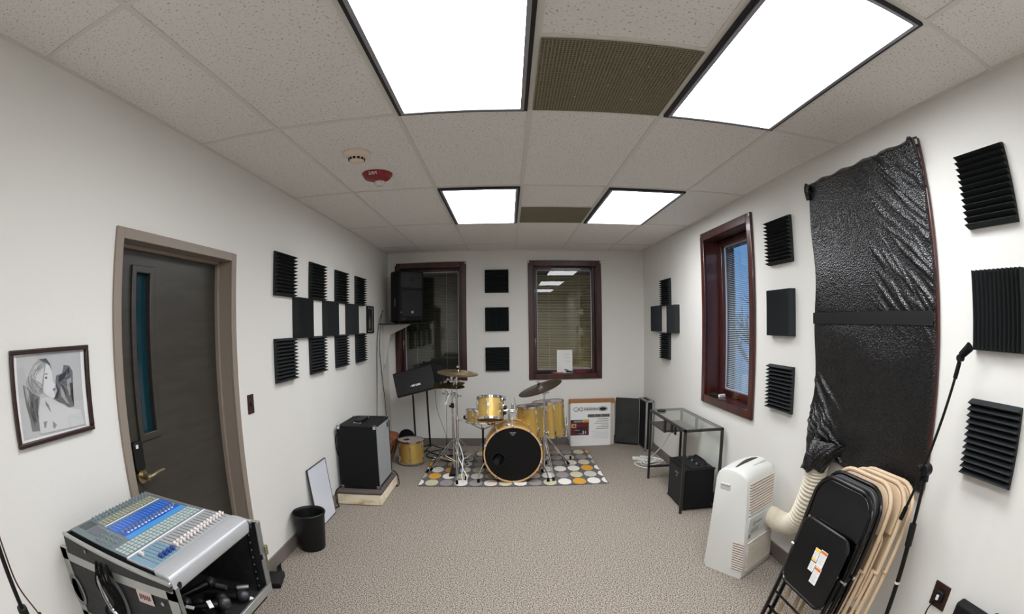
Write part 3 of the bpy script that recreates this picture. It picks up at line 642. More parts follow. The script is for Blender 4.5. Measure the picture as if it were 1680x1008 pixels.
# ---------------------------------------------------------------- loose things by the left corner
GW = mat('guitar_wood', (128, 74, 42), .35, coat=.3)
t = thing('acoustic_guitar', 'brown wooden guitar on its side, half hidden behind the amplifier', 'guitar', (-1.365, 5.14, .235), (0, math.radians(14), 0))
MG = Matrix(((0,0,1,0),(1,0,0,0),(0,1,0,0),(0,0,0,1)))
def bout(n=40):
    p = []
    for i in range(n):
        a = 2*PI*i/n; x = math.cos(a); y = math.sin(a)
        p.append((.24*x, (.19-.035*max(0, -x)-.055*math.exp(-((x+.15)/.28)**2))*y))
    return p
MB().prism(bout(), -.048, .048, MG).build('body', GW, t, bevel=.006)
MB().cyl((.048, -.05, 0), (.0495, -.05, 0), .05, n=28).build('sound_hole', plain('hole', (14, 10, 8), .8), t)
MB().box(.048, .058, .09, .115, -.09, .09).build('bridge', plain('dark_wood', (44, 26, 18), .4), t)
MB().box(.03, .052, -.50, -.10, -.026, .026).build('neck', plain('neck_wood', (80, 48, 30), .4), t, bevel=.006)
MB().box(.03, .05, -.61, -.50, -.036, .036).build('headstock', plain('dark_wood', (44, 26, 18), .4), t, bevel=.006)
t = thing('practice_pad', 'round black pad leaning on the back wall behind the small gold tom', 'drum pad', (-1.365, 6.09, .125), (math.radians(78), 0, 0))
MB().lathe([(0, -.01), (.10, -.01), (.112, 0), (.112, .012), (.10, .02), (0, .02)], 36).build('disc', RUBBER, t)
MB().lathe([(.102, .0205), (.107, .023), (.112, .0145)], 36).build('rim', BLACKP, t)
# music stands
def desk(t, w_, h_, M, logo):
    b = MB(); b.prism(rrect(-w_/2, w_/2, 0, h_, .012), -.003, .003, M)
    b.prism(rrect(-w_/2, w_/2, 0, .012, .004), -.003, .055, M); b.prism(rrect(-w_/2, w_/2, h_-.006, h_, .002), -.012, .003, M)
    o = b.build('desk', mat('stand_black', (9, 9, 10), .55), t, bevel=.002)
    if logo:
        b = MB()
        for k, (x, wd) in enumerate(((.055, .012), (.04, .01), (.026, .012), (.011, .01), (-.006, .008), (-.02, .012), (-.036, .012))):
            b.prism([(x, .075), (x+wd, .075), (x+wd-.003, .098+.003*(k % 2)), (x-.003, .096)], -.0045, -.0032, M)
        b.box(-.06, -.03, .0835, .0875, -.0046, -.0032, M)
        b.build('logo', WHITE, o, smooth=False)
t = thing('music_stand', 'black music stand with a wide tilted desk and white logo, near the back left corner', 'music stand', (-1.149, 5.635, 0))
b = MB(); b.cyl((0, 0, .06), (-.012, 0, .768), .0115); b.build('pole', BLACKM, t)
b = MB(); b.cyl((-.012, 0, .76), (-.015, 0, .90), .006); b.build('upper_rod', CHROME, t)
R_ = Matrix.Translation((.005, -.06, .830)) @ Matrix.Scale(1.04, 4) @ Matrix.Rotation(math.radians(6), 4, 'Z') @ Matrix.Rotation(math.radians(-13.5), 4, 'Y') @ Matrix.Rotation(math.radians(66), 4, 'X') @ Matrix.Translation((.035, -.03, 0))
desk(t, .47, .285, R_ @ Matrix.Diagonal((1, 1, -1, 1)), True)
for k in range(3):
    a = 2*PI*k/3+.9; b = MB(); b.tube([(0, 0, .10), (.10*math.cos(a), .10*math.sin(a), .05), (.22*math.cos(a), .22*math.sin(a), .012)], .008, smooth=3); b.build('leg', BLACKM, t)
t = thing('music_stand', 'black music stand behind and right of the one with the white logo', 'music stand', (-1.008, 5.86, 0))
b = MB(); b.cyl((0, 0, .06), (-.02, 0, .85), .012); b.build('pole', BLACKM, t)
R_ = Matrix.Translation((.025, -.03, .869)) @ Matrix.Scale(1.05, 4) @ Matrix.Rotation(math.radians(-18), 4, 'Z') @ Matrix.Rotation(math.radians(10), 4, 'Y') @ Matrix.Rotation(math.radians(70), 4, 'X')
desk(t, .34, .26, R_, False)
b = MB(); b.box(.02, .13, 0.02, .2, -.06, -.004, R_)
for yy in (.05, .11, .16): b.cyl(R_ @ Vector((.08, yy, -.075)), R_ @ Vector((.08, yy, -.055)), .014, n=14)
b.build('clipped_box', BLACKP, t, bevel=.004)
for k in range(3):
    a = 2*PI*k/3+.2; b = MB(); b.tube([(0, 0, .10), (.10*math.cos(a), .10*math.sin(a), .05), (.24*math.cos(a), .24*math.sin(a), .012)], .008, smooth=3); b.build('leg', BLACKM, t)
t = tag(MB().tube([(-.98, 5.75, .01), (-.8, 5.6, .012), (-.62, 5.7, .012), (-.75, 5.9, .012), (-.95, 5.85, .012), (-1.02, 5.6, .012), (-.8, 5.42, .012), (-.62, 5.36, .013), (-.45, 5.5, .018)], .006, smooth=8).build('floor_cable', RUBBER), 'black cable coiled on the carpet behind the left cymbal stands', 'cable')
for i, (x, y, pts) in enumerate(((-.90, 5.75, [(0, 0, 1.0), (.01, 0, .6), (.09, .1, .25), (.11, .1, .10), (.06, .05, .02)]), (-.76, 5.7, [(0, 0, 1.0), (.0, .0, .7), (-.02, .1, .3), (-.03, .12, .1), (.02, .05, .02)]))):
    o = tag(MB().tube(pts, .0025, n=6, smooth=6).build('thin_wire', RUBBER), ('thin wire hanging behind the music stands, the left of two', 'thin wire hanging behind the music stands, the right of two')[i], 'cable', 'thin wires behind the music stands'); o.location = (x, y, 0)
# ---------------------------------------------------------------- wall speaker on its shelf
t = thing('wall_shelf', 'black shelf plate on a white bracket in the back left corner, carrying the speaker', 'shelf', (XL, 5.9, 1.625))
b = MB(); b.box(.0, .54, -.22, .24, .0, .014); b.build('plate', BLACKM, t, bevel=.002)
b = MB(); b.prism([(0, 0), (.34, 0), (.34, -.02), (.1, -.13), (.03, -.50), (0, -.54)], -.02, .0, Matrix(((1,0,0,0),(0,0,1,0),(0,1,0,0),(0,0,0,1)))); b.box(0, .012, -.05, .03, -.56, 0); b.box(0, .36, -.04, .02, -.012, 0)
b.build('bracket', mat('bracket_white', (200, 196, 192), .5), t, bevel=.003)
SPK = mat('speaker_plastic', (10, 10, 11), .6, spec=.25)
t = thing('loudspeaker', 'black plastic loudspeaker on the corner wall shelf', 'speaker', (-1.275, 5.86, 1.641), (0, 0, math.radians(40)))
b = MB()
prof = [(-.165, -.165), (.165, -.165), (.178, -.14), (.165, .10), (.10, .165), (-.10, .165), (-.165, .10), (-.178, -.14)]
b.prism(prof, .012, .645); b.build('cabinet', SPK, t, bevel=.02, seg=3)
XZ = Matrix(((1,0,0,0),(0,0,-1,0),(0,1,0,0),(0,0,0,1)))
MB().prism(rrect(-.148, .148, .075, .40, .035), .163, .176, XZ).build('woofer_grille', mat('speaker_grille', (11, 11, 12), .7), t, bevel=.006)
b = MB(); 
for i in range(3): b.prism(rrect(-.148+.022*i, .148-.022*i, .43+.012*i, .62-.012*i, .02), .158+.004*i, .166+.003*i, XZ)
b.build('horn', plain('horn_black', (20, 20, 21), .5), t, bevel=.003)
MB().cyl((0, -.176, .53), (0, -.183, .53), .03, n=20).build('horn_throat', BLACKM, t)
MB().cyl((0, -.177, .13), (0, -.181, .13), .017, n=20).build('emblem', ALUD, t)
MB().box(-.145, -.09, -.17, -.162, .03, .06).build('port', plain('port_black', (8, 8, 8), .6), t)
b = MB(); M_ = Matrix.Translation((-.1765, -.05, .25))
b.box(-.004, .001, -.006, .006, -.04, .05, M_); b.build('side_label', ALUD, t)
MB().cyl((-.155, -.168, .13), (-.155, -.174, .13), .004, n=8).build('indicator_light', WHITE, t)
for x, y in ((-.13, -.12), (.13, -.12), (-.08, .12), (.08, .12)): MB().cyl((x, y, 0), (x, y, .014), .018, n=12).build('rubber_foot', RUBBER, t)
for i, pts in enumerate(([(XL+.05, 5.72, 1.80), (XL+.02, 5.62, 1.62), (XL+.012, 5.55, 1.3), (XL+.014, 5.50, .9), (XL+.05, 5.30, .55), (XL+.06, 5.2, .1), (XL+.1, 5.2, .012)], [(XL+.06, 5.66, 1.80), (XL+.03, 5.66, 1.60), (XL+.012, 5.68, 1.3), (XL+.016, 5.74, 1.0), (XL+.02, 5.83, .6), (XL+.03, 5.86, .1), (XL+.1, 5.9, .012)])):
    tag(MB().tube(pts, .004, n=6, smooth=8).build('speaker_cable', RUBBER), ('black speaker cable hanging down the left wall, nearer the camera', 'black speaker cable hanging down the left wall, nearer the corner')[i], 'cable', 'speaker cables')
# ---------------------------------------------------------------- guitar amplifier on its foam plinth
t = thing('plinth', 'worn cream block with a grey top on the carpet under the amplifier', 'plinth', (XL+.015, 3.925, 0))
CRM = mat('worn_cream', (240, 228, 200), .85, noise=((196, 164, 118), (7, 7, 14), 5, .5, .74))
b = MB(); b.box(0, .425, 0, .61, 0, .105); b.build('block', CRM, t, bevel=.012)
b = MB(); b.box(-.0, .43, -.004, .615, .105, .128); b.build('top_cover', mat('grey_felt', (86, 76, 72), .9), t, bevel=.006)
t = thing('guitar_amplifier', 'large black amplifier cabinet with a silver grille, metal corners and top handle', 'amplifier', (-1.555, 4.015, .129))
AX, AY, AZ = .375, .50, .59
b = MB(); b.box(0, AX-.018, 0, AY, 0, AZ); b.box(AX-.03, AX, 0, .018, 0, AZ); b.box(AX-.03, AX, AY-.018, AY, 0, AZ); b.box(AX-.03, AX, 0, AY, 0, .018); b.box(AX-.03, AX, 0, AY, AZ-.018, AZ)
b.build('cabinet', BLACK, t, bevel=.008, seg=3)
MB().box(AX-.018, AX-.006, .018, AY-.018, .018, AZ-.018).build('grille_cloth', mat('silver_grille', (168, 172, 172), .7, noise=((120, 124, 124), (500, 500, 500), 1, .4, .6)), t)
MB().box(AX-.006, AX-.002, .40, .45, .50, .55).build('badge', BLACKP, t)
b = MB(); b.box(.13, .20, .14, .36, AZ+.012, AZ+.026); b.tube([(.165, .12, AZ), (.165, .15, AZ+.018), (.165, .35, AZ+.018), (.165, .38, AZ)], .009, smooth=4); b.build('handle', BLACKP, t, bevel=.004)
for y in (.10, .36): MB().box(.13, .20, y, y+.04, AZ-.002, AZ+.012).build('handle_cap', CHROME, t, bevel=.003)
b = MB(); b.box(.04, .33, .45, .485, AZ-.004, AZ+.006); b.build('control_panel', plain('panel_dark', (48, 46, 46), .4), t)
for cx, sx in ((0, 1), (AX, -1)):
    for cy, sy in ((0, 1), (AY, -1)):
        for cz, sz in ((0, 1), (AZ, -1)):
            b = MB()
            lo = lambda c, s, a: (min(c-s*.003, c+s*a), max(c-s*.003, c+s*a))
            b.box(*lo(cx, sx, .03), *lo(cy, sy, .006), *lo(cz, sz, .03)); b.box(*lo(cx, sx, .006), *lo(cy, sy, .03), *lo(cz, sz, .03)); b.box(*lo(cx, sx, .03), *lo(cy, sy, .03), *lo(cz, sz, .006))
            b.build('corner_protector', CHROME, t, bevel=.003)
b = MB(); b.tube([(.0, .05, .50), (-.02, .02, .49), (-.024, .015, .40), (-.012, .04, .30)], .004, smooth=5); b.build('cord_loop', RUBBER, t)
tag(MB().tube([(-1.17, 4.50, .16), (-1.14, 4.53, .12), (-1.115, 4.50, .03), (-1.13, 4.46, .01), (-1.155, 4.53, .01)], .005, smooth=6).build('mains_cable', RUBBER), 'black cord drooping over the right end of the cream block', 'cable')
tag(MB().tube([(-1.565, 4.02, .14), (-1.572, 3.91, .13), (-1.575, 3.90, .05), (-1.55, 3.88, .012), (-1.53, 3.84, .012), (-1.56, 3.80, .012), (-1.568, 3.75, .012)], .005, smooth=6).build('mains_cable', RUBBER), 'black cord running down the left end of the cream block to the wall', 'cable')
# whiteboard and bin
t = thing('whiteboard', 'small thin framed white board leaning against the left wall behind the bin', 'whiteboard', (XL+.062, 3.335, .002), (0, math.radians(-6.2), 0))
MB().box(0, .008, .006, .384, .006, .497).build('board', mat('board_white', (214, 218, 226), .25), t)
b = MB()
for a in ((0, .39, 0, .006), (0, .39, .497, .503), (0, .006, 0, .503), (.384, .39, 0, .503)): b.box(-.002, .010, *a)
b.build('frame', plain('board_frame', (66, 56, 54), .5), t)
t = thing('waste_bin', 'black round plastic waste bin by the left wall', 'bin', (-1.456, 3.035, 0))
MB().lathe([(0, .003), (.088, .003), (.094, 0), (.097, .01), (.118, .27), (.124, .272), (.126, .284), (.121, .29), (.116, .285), (.112, .268), (.09, .012), (0, .010)], 48).build('bucket', mat('bin_black', (12, 13, 14), .45, spec=.35), t)
t = thing('power_adapter', 'black power adapter with cords on the carpet by the baseboard', 'adapter', (-1.50, 2.47, 0), (0, 0, math.radians(15)))
MB().box(-.05, .05, -.08, .09, 0, .04).build('brick', BLACKP, t, bevel=.005)
MB().box(-.10, -.02, -.15, -.09, 0, .025).build('plug', BLACKP, t, bevel=.004)
b = MB()
for k in range(3): b.tube([(.0+.02*k, .08, .02), (-.02+.01*k, .2, .012), (-.05+.012*k, .34, .008), (-.09+.006*k, .46, .006), (-.10, .56, .006)], .005, n=6, smooth=6)
b.build('cords', RUBBER, t)
# ---------------------------------------------------------------- poster, carton, cases on the back wall
t = thing('cardboard_carton', 'flat brown cardboard carton behind the white poster', 'box', (.79, 6.075, 0))
b = MB(); b.box(0, .60, 0, .075, .0, .612); b.build('carton', mat('cardboard_grey', (196, 186, 176), .85), t); b = MB(); b.box(-.004, .604, -.004, .078, .56, .616); b.build('lid', mat('cardboard', (160, 112, 72), .85), t)
t = thing('poster', 'white poster with mirrored black print and a dark red photo, leaning on the carton', 'poster', (.80, 6.035, .002), (math.radians(-2.5), 0, 0))
PWD, PHT = .535, .57
MB().box(0, PWD, 0, .006, 0, PHT).build('sheet', PAPER, t, smooth=False)
b = MB(); b.cur = 0; yy = (-.0012, 0)
def pb(x0, x1, z0, z1, c=0, e=0): b.cur = c; b.box(x0*PWD, x1*PWD, -.0012-e, 0, z0*PHT, z1*PHT)
INK = [plain('ink_black', (26, 26, 28), .6), plain('ink_grey', (130, 130, 132), .6), plain('ink_red', (92, 20, 34), .6), plain('ink_yellow', (226, 176, 50), .6), plain('ink_skin', (196, 140, 100), .6), plain('ink_dark', (34, 24, 30), .6), plain('ink_faint', (190, 190, 194), .6)]
pb(.42, .98, .665, .74, 1)
for i in range(17):
    if i in (5, 10): continue
    pb(.44+.031*i, .462+.031*i, .678, .728, 0, .0004); 
    if i % 2: pb(.447+.031*i, .455+.031*i, .690, .716, 1, .0008)
pb(0, .455, .252, .615, 5); pb(0, .455, .262, .545, 2, .0003); pb(.30, .445, .555, .605, 3, .0006); pb(.33, .42, .572, .588, 2, .0009); pb(.08, .29, .556, .60, 1, .0004)
pb(.02, .14, .43, .525, 4, .0006); pb(.07, .11, .455, .49, 5, .0009); pb(.15, .42, .40, .44, 5, .0006); pb(.10, .40, .30, .385, 5, .0006); pb(.10, .22, .37, .376, 6, .0009); pb(.30, .33, .28, .36, 6, .0009); pb(.36, .38, .29, .35, 6, .0009); pb(.2, .34, .285, .292, 6, .0009)
for z, x0 in ((.615, .68), (.567, .64), (.515, .60), (.47, .76), (.43, .66), (.392, .64)):
    x = x0
    while x < .95: pb(x, min(x+.035, .95), z, z+.011, 0); x += .044
for k in range(7): pb(.52+.02*(k % 3), .95, .33-k*.026, .335-k*.026, 6)
pb(.06, .35, .195, .199, 6)
b.build('print', INK, t, smooth=False)
b = MB()   # wreathed oval emblem and lettering strokes along the top
for cx, rx, rz in ((.135, .06, .036), (.255, .04, .034), (.80, .115, .040), (.80, .08, .026)):
    pts = [(cx*PWD+rx*PWD*math.cos(a), -.0016, .86*PHT+rz*PHT*math.sin(a)*1.3) for a in [2*PI*i/20 for i in range(21)]]
    b.tube(pts, .003, n=4, cap=False)
for i in range(12):
    x = .33+.028*i; b.tube([(x*PWD, -.0016, (.835+.01*(i % 3))*PHT), ((x+.014)*PWD, -.0016, (.885-.01*(i % 2))*PHT), ((x+.026)*PWD, -.0016, .845*PHT)], .0036, n=4)
for s_ in (0, 1): b.tube([((.16+.62*k/8)*PWD, -.0016, (.86+(.045-.09*s_)*math.sin(PI*k/8)*.9)*PHT) for k in range(9)], .0015, n=4, smooth=2)
b.prism([(.81*PWD+.09*PWD*math.cos(2*PI*i/20), .86*PHT+.035*PHT*math.sin(2*PI*i/20)) for i in range(20)], .0004, .0010, XZ)
b.build('emblem', INK[0], t, smooth=False)
t = thing('case_lid', 'flat black case lid leaning in the back right corner beside the poster', 'case lid', (1.415, 6.115, 0), (0, 0, math.radians(-29)))
b = MB(); b.box(0, .33, 0, .03, .0, .625); b.build('panel', mat('lid_black', (40, 42, 42), .6, noise=((54, 56, 54), (5, 5, 5), 3, .4, .7)), t, bevel=.004)
b = MB(); b.box(.005, .328, -.003, .03, .0, .02); b.build('bottom_edge', BLACKM, t)
t = thing('flight_case', 'narrow black flight case with aluminium edges by the right wall near the corner', 'case', (1.70, 5.64, 0))
FX, FY, FZ = .105, .33, .645
MB().box(.006, FX-.006, .006, FY-.006, .012, FZ-.006).build('body', BLACK, t)
def edges(t, X, Y, Z, w_, names='aluminium_edge', z0=.0):
    for (a, c) in (((0, w_), (0, w_)), ((X-w_, X), (0, w_)), ((0, w_), (Y-w_, Y)), ((X-w_, X), (Y-w_, Y))): MB().box(*a, *c, z0, Z).build(names, ALU, t, bevel=.003)
    for c in ((0, w_), (Y-w_, Y)):
        for z in ((z0, z0+w_), (Z-w_, Z)): MB().box(0, X, *c, *z).build(names, ALU, t, bevel=.003)
    for a in ((0, w_), (X-w_, X)):
        for z in ((z0, z0+w_), (Z-w_, Z)): MB().box(*a, 0, Y, *z).build(names, ALU, t, bevel=.003)
edges(t, FX, FY, FZ, .022)
# ---------------------------------------------------------------- glass desk and what is on and under it
t = thing('glass_desk', 'narrow black metal desk with a glass top along the right wall', 'desk', (1.425, 3.60, 0))
DX, DY, DZ, q = .36, 1.0, .735, .022
BRN = mat('desk_black', (38, 35, 34), .45)
for y in (0, DY-q):
    for x in (0, DX-q): MB().box(x, x+q, y, y+q, 0, DZ-.0).build('leg', BRN, t, bevel=.002)
b = MB(); b.box(0, DX, DY-q, DY, .12, .12+q); b.build('stretcher', BRN, t)
b = MB()
for a in ((0, DX, 0, q), (0, DX, DY-q, DY), (0, q, q, DY-q), (DX-q, DX, q, DY-q)): b.box(*a, DZ-q, DZ)
b.build('top_frame', BRN, t, bevel=.002)
MB().add([(q-.006, q-.006, DZ+.001), (DX-q+.006, q-.006, DZ+.001), (DX-q+.006, DY-q+.006, DZ+.001), (q-.006, DY-q+.006, DZ+.001)], [(0, 1, 2, 3)]).build('glass_top', glassmat('desk_glass', (226, 236, 230), .10), t, smooth=False)
b = MB(); b.box(.01, DX-.01, .56, DY-.02, DZ-.145, DZ-.125); b.build('tray', mat('tray_dark', (70, 64, 62), .6), t)
for x in (.008, DX-.03): MB().box(x, x+.022, .55, .575, DZ-.145, DZ-q).build('tray_hanger', BRN, t)
for k, y in enumerate((.27, .36)):
    tag(MB().box(1.435, 1.447, 3.60+y-.025, 3.60+y+.025, DZ-.10, DZ-q-.001).build('charger', BLACKP, bevel=.004), ('black charger hanging under the desk edge, nearer the camera', 'black charger hanging under the desk edge, farther back')[k], 'charger', 'chargers under the desk')
t = thing('coaster', 'black round puck on the far end of the glass desk', 'puck', (1.50, 4.44, DZ+.0015)); MB().lathe([(0, 0), (.04, 0), (.045, .006), (.042, .014), (0, .016)], 30).build('disc', BLACKP, t)
t = thing('power_strip', 'white power strip on the carpet behind the desk leg', 'power strip', (1.585, 5.27, .0), (0, 0, math.radians(-14)))
MB().box(-.14, .14, -.03, .03, 0, .032).build('housing', WHITE, t, bevel=.006)
for k in range(4): MB().box(-.11+.06*k, -.085+.06*k, -.018, .018, .032, .045 if k % 2 else .034).build('socket', plain('cream_white', (214, 212, 206), .4), t, bevel=.002)
b = MB(); pts = []
rc = random.Random(11)
for i in range(34):
    a = i*2.1+rc.uniform(-.5, .5); rr = rc.uniform(.05, .15); pts.append((1.615+rr*math.cos(a)*1.25, 5.15+rr*math.sin(a)*.95, .007+.010*rc.randint(0, 4)))
b.tube(pts, .005, n=6, smooth=4)
b.tube([(1.55, 5.12, .01), (1.45, 5.16, .008), (1.43, 5.05, .008), (1.50, 4.93, .008), (1.60, 4.93, .008), (1.63, 5.02, .01)], .006, n=6, smooth=5)
b.build('cable_tangle', WHITE); tag(bpy.data.objects['cable_tangle'], 'tangled heap of white cable on the carpet at the far desk leg', 'cable')
tag(MB().tube([(1.60, 4.36, .583), (1.60, 4.40, .54), (1.585, 4.42, .50), (1.55, 4.55, .35), (1.49, 4.72, .18), (1.50, 4.95, .05), (1.56, 5.06, .012)], .006, n=8, smooth=6).build('white_cord', WHITE), 'white cord hanging from the desk tray down to the cable heap', 'cable')
t = thing('practice_amplifier', 'small black cube amplifier on the carpet under the glass desk', 'amplifier', (1.475, 3.655, 0))
b = MB(); b.box(0, .275, 0, .42, .012, .375); b.build('cabinet', BLACK, t, bevel=.008, seg=3)
MB().box(-.004, .004, .02, .40, .03, .35).build('grille_cloth', mat('amp_grille', (24, 24, 26), .8, bump=((500, 500, 500), 1, .001)), t)
b = MB()
for k in range(6): b.box(-.006, -.004, .16+.013*k, .17+.013*k, .29, .305)
b.box(-.006, -.004, .18, .21, .262, .276); b.build('logo', ALUD, t)
MB().box(.05, .255, .02, .40, .373, .381).build('control_panel', BLACKP, t, bevel=.002)
for k in range(6): MB().cyl((.15, .07+.055*k, .381), (.15, .07+.055*k, .394), .009, n=12).build('knob', ALU if k % 2 else BLACKM, t)
b = MB(); b.tube([(.22, .08, .375), (.22, .10, .405), (.22, .32, .405), (.22, .34, .375)], .009, smooth=4); b.build('handle', BLACKP, t)
for cx in (0, .275):
    for cy in (0, .42):
        for cz in (.012, .375):
            MB().box(cx-.014 if cx else -.003, cx+.003 if cx else .014, cy-.014 if cy else -.003, cy+.003 if cy else .014, cz-.014 if cz > .1 else cz-.003, cz+.003 if cz > .1 else cz+.014).build('corner_protector', BLACKM, t, bevel=.003)
for cx, cy in ((.03, .03), (.245, .03), (.03, .39), (.245, .39)): MB().cyl((cx, cy, 0), (cx, cy, .014), .012, n=10).build('rubber_foot', RUBBER, t)
# ---------------------------------------------------------------- portable air conditioner and its hose
ux, uy = .8412, .5407
t = thing('portable_air_conditioner', 'white portable air conditioner with louvred back, by the right wall', 'air conditioner', (1.449, 2.438, 0), (0, 0, math.atan2(uy, ux)))
ACW = mat('ac_white', (214, 214, 209), .35); ACD = mat('ac_slot', (92, 66, 56), .7); ACS = mat('ac_slat', (226, 216, 206), .45)
AW = .395
def yb(z): return .004+.05*z/.68            # back face leans in
def yf(z): return .318-.035*z/.68           # front face
prof = [(.012, .0), (yb(0), .02), (yb(.3), .3), (yb(.62), .62), (yb(.65)+.004, .655), (yb(.66)+.018, .672), (.10, .690), (.15, .700), (.21, .700), (.25, .692), (yf(.64)-.012, .672), (yf(.62), .64), (yf(.3), .3), (yf(.02), .03), (.30, .0)]
b = MB(); NS = 15; m_ = len(prof); vs = []
for i in range(NS):
    x = AW*i/(NS-1); q_ = 2*x/AW-1; dz = .016*(1-q_*q_)+.006-(.006 if i in (0, NS-1) else 0)
    ins = (.006 if i in (0, NS-1) else (.002 if i in (1, NS-2) else 0))
    xx = x if i not in (1, NS-2) else (x*.28 if i == 1 else AW-(AW-x)*.28)
    for (y, z) in prof:
        k_ = max(0, (z-.55)/.15); vs.append((xx, y+(ins if y < .15 else -ins), z+dz*min(1, k_)))
fs = [(i*m_+j, i*m_+(j+1) % m_, (i+1)*m_+(j+1) % m_, (i+1)*m_+j) for i in range(NS-1) for j in range(m_)]+[tuple(range(m_-1, -1, -1)), tuple(range((NS-1)*m_, NS*m_))]
b.add(vs, fs); b.build('body', ACW, t, ang=48)
def backf(z): return yb(z)
def louvre(name, x0, x1, z0, z1, n, side=False):
    bk = MB(); sl = MB()
    for k in range(n):
        za = z0+(z1-z0)*k/n; zb = z0+(z1-z0)*(k+1)/n; zm = za+(zb-za)*.42
        if not side:
            bk.add([(x0, backf(za)-.0012, za), (x1, backf(za)-.0012, za), (x1, backf(zb)-.0012, zb), (x0, backf(zb)-.0012, zb)], [(0, 1, 2, 3)])
            sl.box(x0-.002, x1+.002, backf(zm)-.010, backf(zm)+.001, zm, zb-.001)
        else:
            o = backf(zm)
            bk.add([(-.0012, o+x0, za), (-.0012, o+x1, za), (-.0012, o+x1, zb), (-.0012, o+x0, zb)], [(0, 1, 2, 3)])
            sl.box(-.007, .001, o+x0-.002, o+x1+.002, zm, zb-.001)
    p = bk.build(name, ACD, t, smooth=False); sl.build('slats', ACS, p, smooth=False)
louvre('upper_louvre', .035, AW-.035, .425, .64, 12)
louvre('lower_louvre', .04, AW-.035, .045, .245, 14)
louvre('side_louvre', .0, .085, .055, .25, 12, True)
b = MB(); b.box(.03, AW-.03, backf(.33)-.004, backf(.33)+.01, .265, .41); b.build('label_panel', mat('ac_label', (198, 202, 200), .5), t, bevel=.003)
b = MB(); Y_ = backf(.33)-.0048
for k in range(5): b.box(.07+.0*k, .17, Y_, Y_+.001, .30+.006*k, .302+.006*k)
b.box(.045, .068, Y_, Y_+.001, .27, .295); b.tube([(.10+.016*math.cos(a*.52), Y_, .36+.018*math.sin(a*.52)) for a in range(13)], .0012, n=4)
b.box(.097, .103, Y_, Y_+.001, .35, .372)
for k in range(4): b.box(.13+.02*k, .142+.02*k, Y_, Y_+.001, .352, .366)
b.build('printed_marks', grey(120), t, smooth=False)
b = MB(); b.box(-.003, .003, .17, .245, .575, .615); hh = b.build('handle_recess', plain('recess', (198, 198, 192), .5), t, bevel=.002)
MB().box(-.009, -.002, .172, .243, .604, .616).build('grip', ACW, hh, bevel=.002)
MB().tube([(.05, .175, .712), (.12, .175, .7185), (.2, .175, .7225), (.28, .175, .7185), (.345, .175, .711)], lambda s_: .004+.010*math.sin(PI*s_), n=8, smooth=3).build('air_outlet', plain('outlet_dark', (58, 54, 50), .6), t)
b = MB(); b.box(.17, .33, .105, .135, .710, .7165); b.build('button_panel', MATS['ac_label'], t)
for x in (.05, AW-.05):
    for y in (.05, .27): MB().cyl((x, y-.008, 0), (x, y+.008, 0), .012).build('castor', RUBBER, t) if False else None
HOSE = mat('hose_cream', (222, 214, 194), .5)
b = MB()
hp = [(1.725, 2.628, .335), (1.732, 2.56, .335), (1.738, 2.50, .34), (1.744, 2.43, .360), (1.749, 2.36, .42), (1.748, 2.30, .54), (1.742, 2.25, .68), (1.737, 2.22, .79), (1.74, 2.205, .855)]
cp = catmull([Vector(p) for p in hp], 60); L_ = len(cp)
b.tube(cp, lambda s: .0570+(.0125*abs(math.sin(s*L_*.27)) if s > .13 else .010), n=28)
ho = tag(b.build('exhaust_hose', HOSE, ang=180), 'cream ribbed exhaust hose rising from the air conditioner into the black plastic', 'hose')
MB().tube([(1.722, 2.640, .335), (1.730, 2.575, .335)], .070, n=28).build('collar', HOSE, ho)
b = MB(); b.tube([(.40, .05, .03), (.44, .0, .012), (.46, -.10, .008), (.50, -.16, .008)], .004, n=6, smooth=5); b.build('power_cord', RUBBER, t)
# ---------------------------------------------------------------- black plastic over the near window
PLAS = mat('black_plastic_sheet', (14, 14, 16), .24, spec=.6)
nt = PLAS.node_tree; tc = nt.nodes.new('ShaderNodeTexCoord'); n1 = nt.nodes.new('ShaderNodeTexVoronoi'); n1.inputs['Scale'].default_value = 120
n2 = nt.nodes.new('ShaderNodeTexNoise'); n2.inputs['Scale'].default_value = 7; n2.inputs['Detail'].default_value = 6
ad = nt.nodes.new('ShaderNodeMath'); ad.operation = 'MULTIPLY_ADD'; bp = nt.nodes.new('ShaderNodeBump'); bp.inputs['Distance'].default_value = .0032; bp.inputs['Strength'].default_value = .9
nt.links.new(tc.outputs['Object'], n1.inputs[0]); nt.links.new(tc.outputs['Object'], n2.inputs[0]); nt.links.new(n1.outputs[0], ad.inputs[0]); ad.inputs[1].default_value = .8
nt.links.new(n2.outputs[0], ad.inputs[2]); nt.links.new(ad.outputs[0], bp.inputs['Height']); nt.links.new(bp.outputs[0], nt.nodes['Principled BSDF'].inputs['Normal'])
t = thing('plastic_sheet', 'crinkled black plastic sheet taped over the near window on the right wall', 'plastic sheet', (XR-.03, 0, 0))
NY, NZ = 150, 220; Y0, Y1, Z0, Z1 = 1.418, 2.395, .845, 2.441
rn = random.Random(3)
folds = [(rn.uniform(-.02, .42)**1.0, rn.uniform(.48, 1.0), rn.uniform(.005, .013), rn.uniform(.06, .17), rn.uniform(.003, .0085), rn.uniform(-1.0, -.62)) for _ in range(85)]+[(rn.uniform(.6, 1), rn.uniform(.0, .25), rn.uniform(.006, .012), rn.uniform(.06, .16), rn.uniform(.004, .010), rn.uniform(-1.0, -.6)) for _ in range(24)]
vs = []
